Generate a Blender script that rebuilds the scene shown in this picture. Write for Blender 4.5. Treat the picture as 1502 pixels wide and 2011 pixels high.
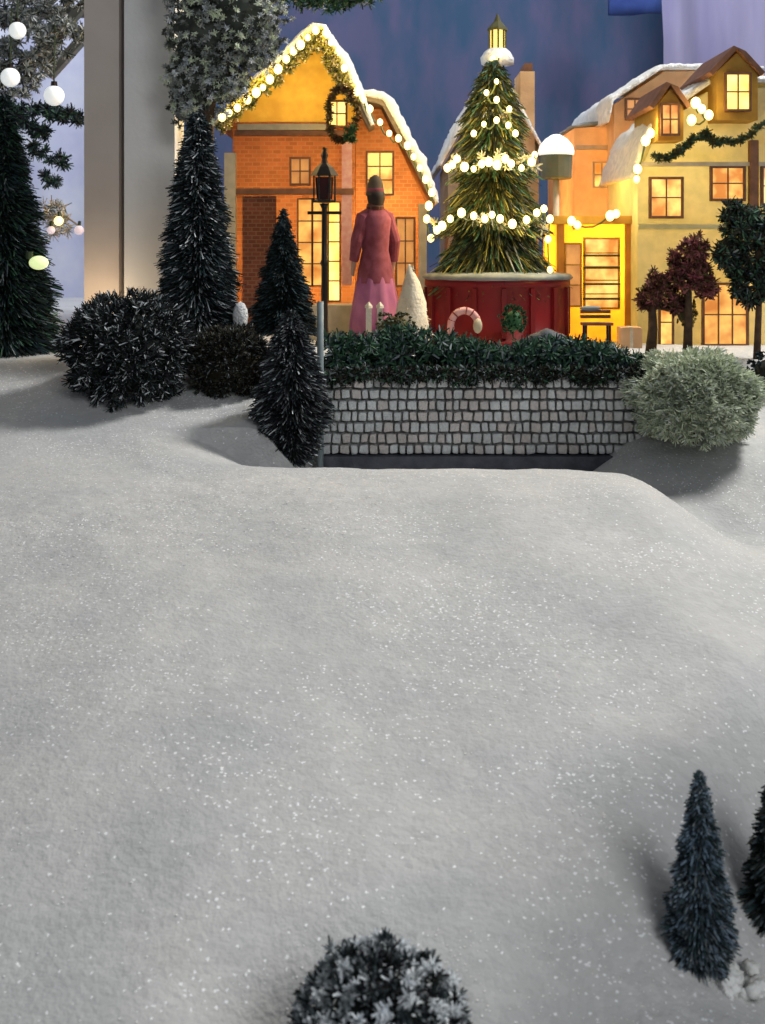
import bpy, bmesh, math, random
import numpy as np
from mathutils import Vector, Matrix, noise
# ---------------------------------------------------------------- scene, camera, light (1 unit = 10 cm, a table-top village)
for o in list(bpy.data.objects): bpy.data.objects.remove(o)
S = bpy.context.scene
C = S.collection
S.unit_settings.scale_length = 0.1
W, H, F, HZ = 1502, 2011, 2427.0, 515.5
cam = bpy.data.cameras.new('camera'); cam.sensor_fit = 'VERTICAL'; cam.sensor_height = 24
cam.lens = 24*F/H; cam.clip_start = .05; cam.clip_end = 200
cam.dof.use_dof = True; cam.dof.focus_distance = 5.6; cam.dof.aperture_fstop = 3.6
co = bpy.data.objects.new('camera', cam); C.objects.link(co); cam.shift_y = -HZ/H; co.rotation_euler = (math.pi/2, 0, 0); S.camera = co
wd = bpy.data.worlds.new('World'); S.world = wd; wd.use_nodes = True
wd.node_tree.nodes['Background'].inputs[0].default_value = (.82, .9, 1, 1)
wd.node_tree.nodes['Background'].inputs[1].default_value = .135
def area(name, loc, target, size, power, col):
    l = bpy.data.lights.new(name, 'AREA'); l.shape = 'RECTANGLE'; l.size, l.size_y = size; l.energy = power; l.color = col
    o = bpy.data.objects.new(name, l); C.objects.link(o); o.location = loc
    o.rotation_euler = (Vector(target)-Vector(loc)).to_track_quat('-Z', 'Y').to_euler(); return o
area('window_light', (5.2, 7.6, 6.2), (.2, 4.2, -1.0), (1.7, 1.6), 830, (1, .985, .95))
area('room_light', (2.6, -2.6, 2.8), (0, 6.4, -.3), (2.6, 2.0), 190, (.96, .98, 1))
S.view_settings.view_transform = 'Standard'; S.view_settings.look = 'None'
S.view_settings.exposure = 0; S.view_settings.gamma = 1; S.view_settings.use_curve_mapping = False
S.render.engine = 'CYCLES'
def lamp(name, p, power, col=(1, .52, .16), r=.12):
    l = bpy.data.lights.new(name, 'POINT'); l.energy = power; l.color = col; l.shadow_soft_size = r
    o = bpy.data.objects.new(name, l); C.objects.link(o); o.location = p; return o

rnd = random.Random(7); rng = np.random.default_rng(11)
def P(px, py, Y):
    return Vector(((px-W/2)/F, 1, -(py-H/2+HZ)/F))*Y
# ---------------------------------------------------------------- materials
def mat(name, col, rough=.7, col2=None, scale=8, bump=0, bscale=40, trans=0, emit=0, ecol=None, metal=0, kind='noise', squash=None, spec=.3, sheen=0):
    m = bpy.data.materials.new(name); m.use_nodes = True; nt = m.node_tree; N = nt.nodes; L = nt.links
    b = N['Principled BSDF']; out = N['Material Output']
    b.inputs['Roughness'].default_value = rough; b.inputs['Metallic'].default_value = metal
    b.inputs['Specular IOR Level'].default_value = spec
    if sheen: b.inputs['Sheen Weight'].default_value = sheen
    tc = N.new('ShaderNodeTexCoord'); vec = tc.outputs['Object']
    c = (*col, 1); src = None
    b.inputs['Base Color'].default_value = c
    if col2 is not None:
        if kind == 'brick':
            mp = N.new('ShaderNodeMapping'); mp.inputs['Rotation'].default_value = (math.pi/2, 0, 0); L.new(vec, mp.inputs[0])
            t = N.new('ShaderNodeTexBrick'); L.new(mp.outputs[0], t.inputs['Vector'])
            t.inputs['Scale'].default_value = scale; t.inputs['Mortar Size'].default_value = .03
            t.inputs['Color1'].default_value = c; t.inputs['Color2'].default_value = (*[x*.72 for x in col], 1); t.inputs['Mortar'].default_value = (*col2, 1)
            n = N.new('ShaderNodeTexNoise'); n.inputs['Scale'].default_value = 7; L.new(vec, n.inputs['Vector'])
            mx = N.new('ShaderNodeMix'); mx.data_type = 'RGBA'; mx.blend_type = 'MULTIPLY'; mx.inputs['Factor'].default_value = .5
            L.new(t.outputs['Color'], mx.inputs[6]); L.new(n.outputs['Fac'], mx.inputs[7]); src = mx.outputs[2]
        else:
            if kind == 'voronoi':
                t = N.new('ShaderNodeTexVoronoi'); t.inputs['Scale'].default_value = scale; o = t.outputs['Color']
                sp = N.new('ShaderNodeSeparateColor'); L.new(o, sp.inputs[0]); o = sp.outputs[0]
            else:
                t = N.new('ShaderNodeTexNoise'); t.inputs['Scale'].default_value = scale; t.inputs['Detail'].default_value = 5; o = t.outputs['Fac']
            if squash:
                mp = N.new('ShaderNodeMapping'); mp.inputs['Scale'].default_value = squash; L.new(vec, mp.inputs[0]); L.new(mp.outputs[0], t.inputs['Vector'])
            else: L.new(vec, t.inputs['Vector'])
            r = N.new('ShaderNodeValToRGB'); r.color_ramp.elements[0].position = .35; r.color_ramp.elements[1].position = .65
            r.color_ramp.elements[0].color = c; r.color_ramp.elements[1].color = (*col2, 1); L.new(o, r.inputs[0]); src = r.outputs[0]
        L.new(src, b.inputs['Base Color'])
    nrm = None
    if bump:
        n = N.new('ShaderNodeTexNoise'); n.inputs['Scale'].default_value = bscale; n.inputs['Detail'].default_value = 6; L.new(vec, n.inputs['Vector'])
        bp = N.new('ShaderNodeBump'); bp.inputs['Strength'].default_value = bump; bp.inputs['Distance'].default_value = .02
        L.new(n.outputs['Fac'], bp.inputs['Height']); L.new(bp.outputs[0], b.inputs['Normal'])
    if emit:
        b.inputs['Emission Color'].default_value = (*(ecol or col), 1); b.inputs['Emission Strength'].default_value = emit
    if trans:
        tr = N.new('ShaderNodeBsdfTranslucent'); tr.inputs[0].default_value = c
        if src: L.new(src, tr.inputs[0])
        ms = N.new('ShaderNodeMixShader'); ms.inputs[0].default_value = trans
        L.new(b.outputs[0], ms.inputs[1]); L.new(tr.outputs[0], ms.inputs[2]); L.new(ms.outputs[0], out.inputs[0])
    return m
def pane_mat(name, ca, cb, e, scale=9):
    m = mat(name, ca, .3); nt = m.node_tree; N = nt.nodes; L = nt.links; b = N['Principled BSDF']
    tc = N.new('ShaderNodeTexCoord'); t = N.new('ShaderNodeTexNoise'); t.inputs['Scale'].default_value = scale; t.inputs['Detail'].default_value = 3
    L.new(tc.outputs['Object'], t.inputs['Vector']); r = N.new('ShaderNodeValToRGB'); r.color_ramp.elements[0].position = .38; r.color_ramp.elements[1].position = .62
    r.color_ramp.elements[0].color = (*ca, 1); r.color_ramp.elements[1].color = (*cb, 1); L.new(t.outputs['Fac'], r.inputs[0])
    L.new(r.outputs[0], b.inputs['Emission Color']); b.inputs['Emission Strength'].default_value = e
    b.inputs['Base Color'].default_value = (.3, .2, .1, 1); return m
M = {}
M['roofsnow'] = mat('roof_snow', (.66, .68, .70), .85, (.84, .84, .82), 22, 1.0, 80)
M['brick'] = mat('orange_brick', (.68, .27, .11), .75, (.62, .32, .16), 9, kind='brick', trans=.5)
M['brickdark'] = mat('darker_brick', (.34, .11, .07), .75, (.36, .2, .12), 9, kind='brick', trans=.45)
M['tanwall'] = mat('tan_plaster', (.74, .56, .36), .8, (.62, .45, .28), 9, .3, 60, trans=.5)
M['greywall'] = mat('grey_plaster', (.40, .37, .31), .8, (.30, .28, .24), 9, .3, 60, trans=.35)
M['cream'] = mat('cream_plaster', (.72, .67, .42), .8, (.60, .58, .36), 12, .3, 60, trans=.45)
M['yellow'] = mat('yellow_panel', (.80, .46, .07), .6, (.72, .36, .05), 10, .2, 50, trans=.6)
M['gable'] = mat('yellow_gable_board', (.62, .42, .10), .7, (.50, .32, .08), 10, .2, 50, trans=.55)
M['trim'] = mat('brown_trim', (.12, .055, .03), .6, (.2, .09, .05), 15)
M['paletrim'] = mat('pale_trim', (.50, .44, .33), .6, (.4, .35, .26), 15)
M['shingle'] = mat('roof_shingle', (.16, .12, .10), .7, (.24, .19, .15), 20)
M['pane'] = pane_mat('lit_pane', (.55, .16, .015), (1, .66, .16), 1.35, 7)
M['paneh'] = pane_mat('bright_pane', (1, .55, .10), (1, .78, .25), 1.7, 8)
M['paned'] = pane_mat('dim_pane', (.5, .15, .03), (.75, .3, .07), .8, 8)
M['door'] = pane_mat('glowing_door', (.55, .15, .015), (1, .55, .12), 1.15, 6)
M['bulb'] = mat('bulb_glass', (1, .9, .6), .3, emit=2.2, ecol=(1, .76, .30))
M['bulbw'] = mat('white_globe_glass', (1, 1, 1), .3, emit=.5, ecol=(.95, 1, .98))
M['bulbg'] = mat('green_bulb_glass', (.8, .9, .5), .3, emit=.8, ecol=(.75, .85, .40))
M['wire'] = mat('wire', (.05, .07, .03), .5)
M['black'] = mat('black_iron', (.015, .012, .010), .4, (.03, .02, .015), 20, metal=.3)
M['dk'] = mat('needle_dark', (.006, .009, .009), .7, (.014, .020, .017), 5)
M['dkp'] = mat('needle_dark_plum', (.012, .011, .018), .7, (.022, .022, .032), 5)
M['dkt'] = mat('needle_dark_teal', (.022, .048, .052), .7, (.045, .08, .09), 5)
M['md'] = mat('needle_mid', (.035, .05, .055), .7, (.06, .08, .085), 6)
M['blue'] = mat('needle_blue', (.12, .18, .24), .7, (.22, .28, .34), 6)
M['grn'] = mat('leaf_green', (.03, .09, .045), .7, (.07, .16, .10), 6)
M['grnb'] = mat('leaf_bright_green', (.03, .10, .04), .7, (.02, .07, .03), 6)
M['olive'] = mat('leaf_olive', (.05, .045, .012), .7, (.09, .085, .02), 6)
M['brn'] = mat('leaf_brown', (.02, .017, .010), .7, (.035, .03, .018), 6)
M['brn2'] = mat('twig_brown', (.06, .035, .015), .7, (.09, .06, .02), 6)
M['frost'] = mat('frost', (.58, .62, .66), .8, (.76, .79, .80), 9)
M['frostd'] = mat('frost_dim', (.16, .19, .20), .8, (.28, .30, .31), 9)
M['palegrn'] = mat('pale_green_flock', (.60, .67, .48), .8, (.76, .81, .66), 5)
M['palegrn2'] = mat('sage_flock', (.38, .43, .33), .8, (.50, .56, .43), 5)
M['flock'] = mat('grey_flock', (.28, .30, .29), .8, (.42, .45, .43), 5)
M['flockd'] = mat('grey_twig', (.05, .06, .05), .8, (.10, .11, .09), 5)
M['marn'] = mat('maroon_leaf', (.22, .055, .07), .7, (.28, .09, .09), 6)
M['marn2'] = mat('dark_maroon_leaf', (.06, .018, .02), .7, (.09, .03, .02), 6)
M['bark'] = mat('bark', (.05, .032, .02), .9, (.10, .06, .035), 20, .5, 40)
M['red'] = mat('red_enamel', (.20, .006, .010), .5, (.14, .005, .008), 5)
M['stone'] = mat('wall_stone', (.44, .45, .45), .85, (.68, .70, .70), 6, .6, 60)
M['stone2'] = mat('wall_stone_warm', (.46, .43, .41), .85, (.62, .58, .56), 6, .6, 60)
M['mortar'] = mat('dark_mortar', (.20, .20, .20), .9, (.28, .28, .28), 20)
M['slateshade'] = mat('slate_and_wall_shade', (.04, .045, .06), .6, (.08, .085, .105), 12, .3, 40)  # colour of the small stone, and of the painted shade under the wall
M['pink'] = mat('pink_ribbon', (.55, .25, .25), .6, (.6, .36, .34), 30)
M['creamsnow'] = mat('cream_flock', (.70, .58, .42), .8, (.78, .70, .54), 10, .5, 60)

# ---------------------------------------------------------------- helpers
def setp(o, label=None, cat=None, group=None, kind=None):
    if label: o['label'] = label
    if cat: o['category'] = cat
    if group: o['group'] = group
    if kind: o['kind'] = kind
    return o
def thing(name, label, cat, loc=(0, 0, 0), group=None):
    o = bpy.data.objects.new(name, None); o.empty_display_size = .1; C.objects.link(o); o.location = loc
    bpy.context.view_layer.update()
    return setp(o, label, cat, group)
def raw(name, verts, faces, mats, parent=None, mi=None, smooth=False):
    me = bpy.data.meshes.new(name)
    off = Vector((0, 0, 0))
    if parent is not None:
        q = parent
        while q is not None: off = off+q.location; q = q.parent
    if isinstance(verts, np.ndarray): verts = (verts-np.array(off)).tolist()
    else: verts = [tuple(Vector(v)-off) for v in verts]
    me.from_pydata(verts, [], faces if isinstance(faces, list) else faces.tolist())
    for m in (mats if isinstance(mats, (list, tuple)) else [mats]): me.materials.append(m)
    if mi is not None: me.polygons.foreach_set('material_index', np.asarray(mi, dtype=np.int32))
    if smooth: me.polygons.foreach_set('use_smooth', [True]*len(me.polygons))
    me.update()
    o = bpy.data.objects.new(name, me); C.objects.link(o)
    if parent is not None: o.parent = parent
    return o
def frombm(name, bm, m, parent=None, smooth=False):
    bm.verts.ensure_lookup_table()
    v = [tuple(x.co) for x in bm.verts]; bm.verts.index_update(); f = [[x.index for x in p.verts] for p in bm.faces]
    bm.free(); return raw(name, v, f, m, parent, None, smooth)
def box(bm, c, s, rot=None):
    r = bmesh.ops.create_cube(bm, size=1); vs = r['verts']
    for v in vs:
        p = Vector((v.co.x*s[0], v.co.y*s[1], v.co.z*s[2]))
        if rot: p = rot @ p
        v.co = p+Vector(c)
    return vs
def boxpx(bm, x0, y0, x1, y1, Ya, Yb):     # a box whose front face fills a pixel rectangle at depth Ya
    a = P(x0, y1, Ya); b = P(x1, y0, Ya)
    return box(bm, ((a.x+b.x)/2, (Ya+Yb)/2, (a.z+b.z)/2), (abs(b.x-a.x), abs(Yb-Ya), abs(b.z-a.z)))
def tube(bm, pts, r, n=8, cap=True):
    pts = [Vector(p) for p in pts]; rs = r if isinstance(r, (list, tuple)) else [r]*len(pts); rings = []
    for i, p in enumerate(pts):
        d = (pts[min(i+1, len(pts)-1)]-pts[max(i-1, 0)]).normalized()
        a = d.orthogonal().normalized() if i == 0 else (a-d*a.dot(d)).normalized()
        b = d.cross(a)
        rings.append([bm.verts.new(p+(a*math.cos(t)+b*math.sin(t))*rs[i]) for t in [2*math.pi*k/n for k in range(n)]])
    for i in range(len(rings)-1):
        for k in range(n): bm.faces.new((rings[i][k], rings[i][(k+1) % n], rings[i+1][(k+1) % n], rings[i+1][k]))
    if cap: bm.faces.new(rings[0][::-1]); bm.faces.new(rings[-1])
def lathe(bm, c, prof, n=24, wob=0):
    rings = []
    for r, z in prof:
        rings.append([bm.verts.new((c[0]+math.cos(2*math.pi*k/n)*r*(1+wob*rnd.uniform(-1, 1)), c[1]+math.sin(2*math.pi*k/n)*r*(1+wob*rnd.uniform(-1, 1)), c[2]+z)) for k in range(n)])
    for i in range(len(rings)-1):
        for k in range(n): bm.faces.new((rings[i][k], rings[i][(k+1) % n], rings[i+1][(k+1) % n], rings[i+1][k]))
    bm.faces.new(rings[0][::-1]); bm.faces.new(rings[-1])
def ball(bm, c, r, sub=2, sc=(1, 1, 1)):
    q = bmesh.ops.create_icosphere(bm, subdivisions=sub, radius=r)
    for v in q['verts']: v.co = Vector((v.co.x*sc[0], v.co.y*sc[1], v.co.z*sc[2]))+Vector(c)
    return q['verts']
def shell(poly, Ya, Yb):                   # open-bottomed single-sheet prism: front outline in px, extruded straight back
    f = [P(x, y, Ya) for x, y in poly]; b = [Vector((v.x, Yb, v.z)) for v in f]; n = len(f)
    faces = [list(range(n))[::-1], list(range(n, 2*n))]
    for i in range(n): faces.append([i, (i+1) % n, n+(i+1) % n, n+i])
    return f+b, faces
def slab(name, poly, Ya, Yb, th, m, parent, lump=0, n=26, md=8, Yref=None):
    if lump: n, md = n*2, md*2   # sheet of thickness th draped along a px polyline, from Ya back to Yb
    pts = [P(x, y, Yref or Ya) for x, y in poly]; seg = [0]
    for i in range(1, len(pts)): seg.append(seg[-1]+(pts[i]-pts[i-1]).length)
    v = []; f = []
    def at(s):
        for i in range(1, len(pts)):
            if s <= seg[i] or i == len(pts)-1:
                t = (s-seg[i-1])/(seg[i]-seg[i-1]); return pts[i-1].lerp(pts[i], t), (pts[i]-pts[i-1]).normalized()
    for j in range(md+1):
        y = Ya+(Yb-Ya)*j/md
        for i in range(n+1):
            s = seg[-1]*i/n; p, d = at(s); nn = Vector((-d.z, 0, d.x)); nn = nn if nn.z > 0 else -nn
            q = noise.noise(Vector((p.x*5+3, y*5, p.z*5)))+.6*noise.noise(Vector((p.x*13, y*13, p.z*13)))+.45*noise.noise(Vector((p.x*32, y*32, p.z*32)))
            e = 1 if not lump else min(1, .45+1.2*math.sin(math.pi*min(1, max(0, i/n)))) * (1 if 0 < j < md else .6)
            yy = y+(q*.03 if lump else 0)
            v.append((p.x, yy, p.z)); v.append((p.x+nn.x*th*e*(1+lump*q), yy, p.z+nn.z*th*e*(1+lump*q)))
    w = n+1
    for j in range(md):
        for i in range(n):
            a = 2*(j*w+i); b = a+2; c = a+2*w; d = c+2
            f.append([a+1, b+1, d+1, c+1]); f.append([a, c, d, b])
    for i in range(n):
        a = 2*i; f.append([a, a+2, a+3, a+1]); a = 2*(md*w+i); f.append([a, a+1, a+3, a+2])
    for j in range(md):
        a = 2*j*w; c = a+2*w; f.append([a, a+1, c+1, c]); a = 2*(j*w+n); c = a+2*w; f.append([a, c, c+1, a+1])
    return raw(name, v, f, m, parent, None, lump > 0)
def needles(A, B, w, frac=None):
    n = len(A); d = B-A; s = np.cross(d, rng.normal(size=(n, 3))); s /= np.linalg.norm(s, axis=1)[:, None]+1e-9
    w = (np.full(n, w) if np.isscalar(w) else w)[:, None]
    V = np.stack([A-s*w*.5, A+s*w*.5, B+s*w*.28, B-s*w*.28], 1).reshape(-1, 3)
    return V, np.arange(4*n).reshape(n, 4)
def mixidx(n, fr):
    return rng.choice(len(fr), size=n, p=np.array(fr)/sum(fr))
def foliage(name, A, B, w, mats, fr, parent=None):
    V, Fa = needles(A, B, w); return raw(name, V, Fa, mats, parent, mixidx(len(A), fr))
def cone_pts(base, h, R, n, droop=.15, prof=None):
    prof = prof or (lambda t: (1-t)**.9*.96+.04)
    t = rng.random(n*2); keep = rng.random(n*2) < np.array([prof(x) for x in t])**.7; t = t[keep][:n]; n = len(t)
    a = rng.random(n)*2*np.pi; lump = 1+.10*np.sin(a*5+t*23)+.08*np.sin(a*3-t*41)
    r = R*np.array([prof(x) for x in t])*rng.uniform(.72, 1.08, n)*lump
    ux = np.stack([np.cos(a), np.sin(a), np.zeros(n)], 1)
    B = ux*r[:, None]; B[:, 2] = t*h-droop*r; k = rng.uniform(.15, .7, n)
    A = ux*(r*k)[:, None]; A[:, 2] = t*h+droop*r*.2
    B += rng.normal(size=B.shape)*R*.035; A += rng.normal(size=B.shape)*R*.03
    return A+np.array(base), B+np.array(base)
def ball_pts(c, R, n, sc=(1, 1, 1), zmin=-1, k0=.45, jit=.28):
    d = rng.normal(size=(n*2, 3)); d /= np.linalg.norm(d, axis=1)[:, None]; d = d[d[:, 2] > zmin][:n]; n = len(d)
    e = 16; m = n//e; d = d[:m]; lump = 1+.09*np.sin(d[:, 0]*7+2)*np.sin(d[:, 2]*6)+.06*np.sin(d[:, 1]*9)
    r = R*rng.uniform(.72, .97, m)*lump; Q = np.repeat(d*r[:, None], e, 0); q = np.repeat(d, e, 0)+rng.normal(size=(m*e, 3))*.62
    q /= np.linalg.norm(q, axis=1)[:, None]; B = Q+q*(R*.15*rng.uniform(.5, 1.15, m*e))[:, None]
    return Q*np.array(sc)+np.array(c), B*np.array(sc)+np.array(c)
def clump_pts(cs, rad, each, k0=.1):
    cs = np.asarray(cs); n = len(cs)*each; c = np.repeat(cs, each, 0)
    d = rng.normal(size=(n, 3)); d /= np.linalg.norm(d, axis=1)[:, None]
    return c+d*rad*k0, c+d*rad*rng.uniform(.6, 1.15, n)[:, None]
def sph(c, R, n, sc=(1, 1, 1), inner=.2):
    d = rng.normal(size=(n, 3)); d /= np.linalg.norm(d, axis=1)[:, None]
    return d*(R*rng.uniform(inner, 1, n)**.6)[:, None]*np.array(sc)+np.array(c)
def core(parent, prof, c, m, name='core'):
    bm = bmesh.new(); lathe(bm, c, prof, 14, .08); return frombm(name, bm, m, parent)
def stem(parent, a, b, r0, r1, m=None, name='trunk'):
    bm = bmesh.new(); a, b = Vector(a), Vector(b)
    mid = a.lerp(b, .5)+Vector((rnd.uniform(-1, 1)*r0, 0, 0)); tube(bm, [a, mid, b], [r0, (r0+r1)/2, r1], 8)
    return frombm(name, bm, m or M['bark'], parent, True)

# ---------------------------------------------------------------- ground: one sheet of sparkling snow blanket
def sm(a, b, x): t = min(1, max(0, (x-a)/(b-a))); return t*t*(3-2*t)
ZC = [(0, -2.1), (1.2, -1.80), (1.8, -1.56), (2.1, -1.445), (2.6, -1.30), (3.2, -1.16), (3.8, -1.025), (4.2, -.94), (4.55, -.90), (4.95, -.893), (5.15, -.915), (5.4, -1.02), (5.7, -1.13), (6.02, -1.18), (30, -1.18)]
def interp(T, x):
    for i in range(1, len(T)):
        if x <= T[i][0]:
            a, b = T[i-1], T[i]; t = (x-a[0])/(b[0]-a[0])
            return a[1]+(b[1]-a[1])*t
    return T[-1][1]
def interps(T, x, e=.12): return (interp(T, x-e)+interp(T, x)+interp(T, x+e))/3
ZL = [(0, -2.1), (1.2, -1.80), (2.1, -1.445), (3.2, -1.16), (3.8, -1.03), (4.2, -.955), (4.6, -.925), (5, -.92), (5.3, -.88), (5.8, -.76), (6.5, -.57), (7.2, -.56), (30, -.6)]
ZR = [(0, -2.1), (1.2, -1.80), (2.1, -1.445), (2.6, -1.31), (3.2, -1.2), (3.8, -1.13), (4.5, -1.10), (4.9, -1.15), (5.2, -1.28), (5.5, -1.14), (5.8, -.95), (6, -.92), (6.4, -.80), (7, -.6), (30, -.6)]
def ground(x, y):
    zc = interps(ZC, y, .08)
    if y > 6.02: zc = -1.18+(.58)*sm(6.06, 6.12, y)      # terrace held by the stone wall
    zl = interps(ZL, y); zr = interps(ZR, y)
    kl = sm(.25, 1.05, -x); kr = sm(.95, 1.5, x+ .10*max(0, 5-y) if y < 5.6 else x+.16)
    if y > 5.6: kl = sm(.25, .62, -x); 
    z = zc*(1-kl)*(1-kr)+zl*kl+zr*kr*(1-kl)
    def hollow(cx, cy, sx, sy, d, rot=0, p=2):
        c, s = math.cos(rot), math.sin(rot); u = (x-cx)*c+(y-cy)*s; v = -(x-cx)*s+(y-cy)*c
        return -d*math.exp(-((abs(u)/sx)**p+(abs(v)/sy)**p))
    dd = (x-.47)*.85-(y-2.4)*.50+.03*math.sin(y*7)
    z -= .24*sm(-.10, .42, dd)*sm(2.12, 2.5, y)*(1-sm(3.1, 3.9, y))
    z += hollow(-.12, 2.22, .16, .14, .14)
    n = noise.noise
    z += .030*n(Vector((x*1.1, y*1.3, 2)))+.012*n(Vector((x*3.1, y*3.3, 5)))+    .0040*n(Vector((x*9, y*9, 1)))
    z += .020*n(Vector((x*1.9+.8*y, y*.8, 11)))*(1-sm(4.6, 5.3, y))
    gm = math.exp(-((x+1.0)/.9)**2-((y-4.45)/.5)**2)+.7*math.exp(-((x-.55)/.5)**2-((y-2.2)/.22)**2)+.35*math.exp(-((x-.3)/1.2)**2-((y-4.8)/.25)**2)
    z += gm*(.0055*n(Vector((x*26, y*26, 3)))+.004*n(Vector((x*48, y*48, 6))))
    z += .0013*n(Vector((x*34, y*34, 8)))*(1 if y < 7 else 0)
    return z
def axis(segs):
    r = []
    for a, b, n in segs: r += [a+(b-a)*i/n for i in range(n)]
    return r+[segs[-1][1]]
xs = axis([(-9, -2.4, 22), (-2.4, 2.4, 320), (2.4, 9, 22)])
ys = axis([(.9, 1.7, 16), (1.7, 3.4, 190), (3.4, 6.3, 180), (6.3, 9, 30), (9, 17.5, 14)])
gv = [(x, y, ground(x, y)) for y in ys for x in xs]; nx = len(xs)
gf = [(j*nx+i, j*nx+i+1, (j+1)*nx+i+1, (j+1)*nx+i) for j in range(len(ys)-1) for i in range(nx-1)]
sn = mat('snow_blanket_fibre', (.46, .465, .465), .9, (.555, .548, .535), 2.2, .28, 70, spec=.15, sheen=.3)
nt = sn.node_tree; N = nt.nodes; L = nt.links; b = N['Principled BSDF']      # sparkle grains of the blanket, cell by cell
tc = N.new('ShaderNodeTexCoord'); vo = N.new('ShaderNodeTexVoronoi'); vo.inputs['Scale'].default_value = 38; L.new(tc.outputs['Object'], vo.inputs['Vector'])
sp = N.new('ShaderNodeSeparateColor'); L.new(vo.outputs['Color'], sp.inputs[0])
mr = N.new('ShaderNodeMapRange'); mr.inputs[1].default_value = 0; mr.inputs[2].default_value = 1; mr.inputs[3].default_value = .96; mr.inputs[4].default_value = 1.08; L.new(sp.outputs[0], mr.inputs[0])
mx = N.new('ShaderNodeMix'); mx.data_type = 'RGBA'; mx.blend_type = 'MULTIPLY'; mx.inputs['Factor'].default_value = 1
old = b.inputs['Base Color'].links[0].from_socket; L.new(old, mx.inputs[6]); L.new(mr.outputs[0], mx.inputs[7]); L.new(mx.outputs[2], b.inputs['Base Color'])
# fine glitter grains glued into the blanket, thicker in some patches
v2 = N.new('ShaderNodeTexVoronoi'); v2.inputs['Scale'].default_value = 185; L.new(tc.outputs['Object'], v2.inputs['Vector'])
s2 = N.new('ShaderNodeSeparateColor'); L.new(v2.outputs['Color'], s2.inputs[0])
pn = N.new('ShaderNodeTexNoise'); pn.inputs['Scale'].default_value = 1.7; L.new(tc.outputs['Object'], pn.inputs['Vector'])
pr = N.new('ShaderNodeMapRange'); pr.inputs[1].default_value = .42; pr.inputs[2].default_value = .64; pr.inputs[3].default_value = 0; pr.inputs[4].default_value = .045; L.new(pn.outputs['Fac'], pr.inputs[0])
ad = N.new('ShaderNodeMath'); ad.operation = 'ADD'; L.new(s2.outputs[0], ad.inputs[0]); L.new(pr.outputs[0], ad.inputs[1])
gt = N.new('ShaderNodeMath'); gt.operation = 'GREATER_THAN'; L.new(ad.outputs[0], gt.inputs[0]); gt.inputs[1].default_value = .9935
m3 = N.new('ShaderNodeMix'); m3.data_type = 'RGBA'; L.new(gt.outputs[0], m3.inputs['Factor']); L.new(mx.outputs[2], m3.inputs[6]); m3.inputs[7].default_value = (.90, .90, .91, 1)
L.new(m3.outputs[2], b.inputs['Base Color'])
g = raw('snow_ground', gv, gf, sn, None, None, True); setp(g, kind='structure')
def G(x, y): return ground(x, y)
# glitter flakes lying on the blanket
fl = []; 
def flakes(n, x0, x1, y0, y1, s0, s1):
    for _ in range(n):
        x = rnd.uniform(x0, x1); y = rnd.uniform(y0, y1)
        fl.append((x, y, rnd.uniform(s0, s1)))
flakes(1300, -1.9, 1.9, 1.9, 5.2, .0016, .0036); flakes(1700, -1.6, .1, 3.9, 5.05, .0018, .0045); flakes(900, -.2, 1.2, 2.05, 2.45, .0014, .003); flakes(900, -.5, 1.3, 4.3, 5.0, .0018, .0042)
fv = []; ff = []
for x, y, s in fl:
    q = Matrix.Rotation(rnd.uniform(0, 6.3), 3, 'Z') @ Matrix.Rotation(rnd.uniform(-.12, .12), 3, 'X'); c = Vector((x, y, G(x, y)+.0011)); k = len(fv)
    for a, bb in ((-1, -1), (1, -1), (1, 1), (-1, 1)): fv.append(c+q @ Vector((a*s*.6, bb*s*.6, 0)))
    ff.append((k, k+1, k+2, k+3))
gl = mat('glitter', (.99, .99, .99), .3, spec=.9)
setp(raw('glitter', fv, ff, gl), 'loose silver glitter flakes sprinkled over the white snow blanket', 'glitter', kind='stuff')

# ---------------------------------------------------------------- backdrop and curtains
def curtain(name, x0, x1, Y, z0, z1, m, fold, amp, n=160):
    v = []; f = []
    for j in range(13):
        z = z0+(z1-z0)*j/12
        for i in range(n+1):
            x = x0+(x1-x0)*i/n; s = math.sin(x*fold+.8*math.sin(x*fold*.37)+.12*z)
            v.append((x+.03*math.sin(z*2+x), Y+amp*s+amp*.4*math.sin(x*fold*2.3+1), z))
    for j in range(12):
        for i in range(n): a = j*(n+1)+i; f.append([a, a+1, a+n+2, a+n+1])
    return raw(name, v, f, m, None, None, True)
M['bluecloth'] = mat('blue_cloth', (.035, .075, .135), .9, (.085, .085, .155), 2.6, squash=(1.2, 1, .5))
M['lilaccloth'] = mat('lilac_sheer', (.28, .26, .42), .9, (.40, .37, .52), 1.2, squash=(2.5, 1, .3), trans=.15)
M['icecloth'] = mat('ice_blue_cloth', (.50, .52, .70), .9, (.68, .70, .78), 1.6, trans=.15)
setp(curtain('backdrop', -9, 9, 15.6, -1, 6, M['bluecloth'], 2.2, .10, 260), kind='structure')
setp(curtain('curtain', 3.35, 6.6, 14.9, -.95, 6, M['lilaccloth'], 5.0, .10), 'pale lilac curtain hanging in folds at the upper right behind the cream building', 'curtain', 'pale curtains behind the village')
setp(curtain('curtain', -6.5, -3.0, 14.6, -.95, 6, M['icecloth'], 3.0, .07), 'pale ice blue curtain left of the tall grey pillar', 'curtain', 'pale curtains behind the village')
area('curtain_light', (0, 11, 5.5), (0, 15.6, 1), (12, 1.5), 500, (.80, .86, 1))
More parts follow.
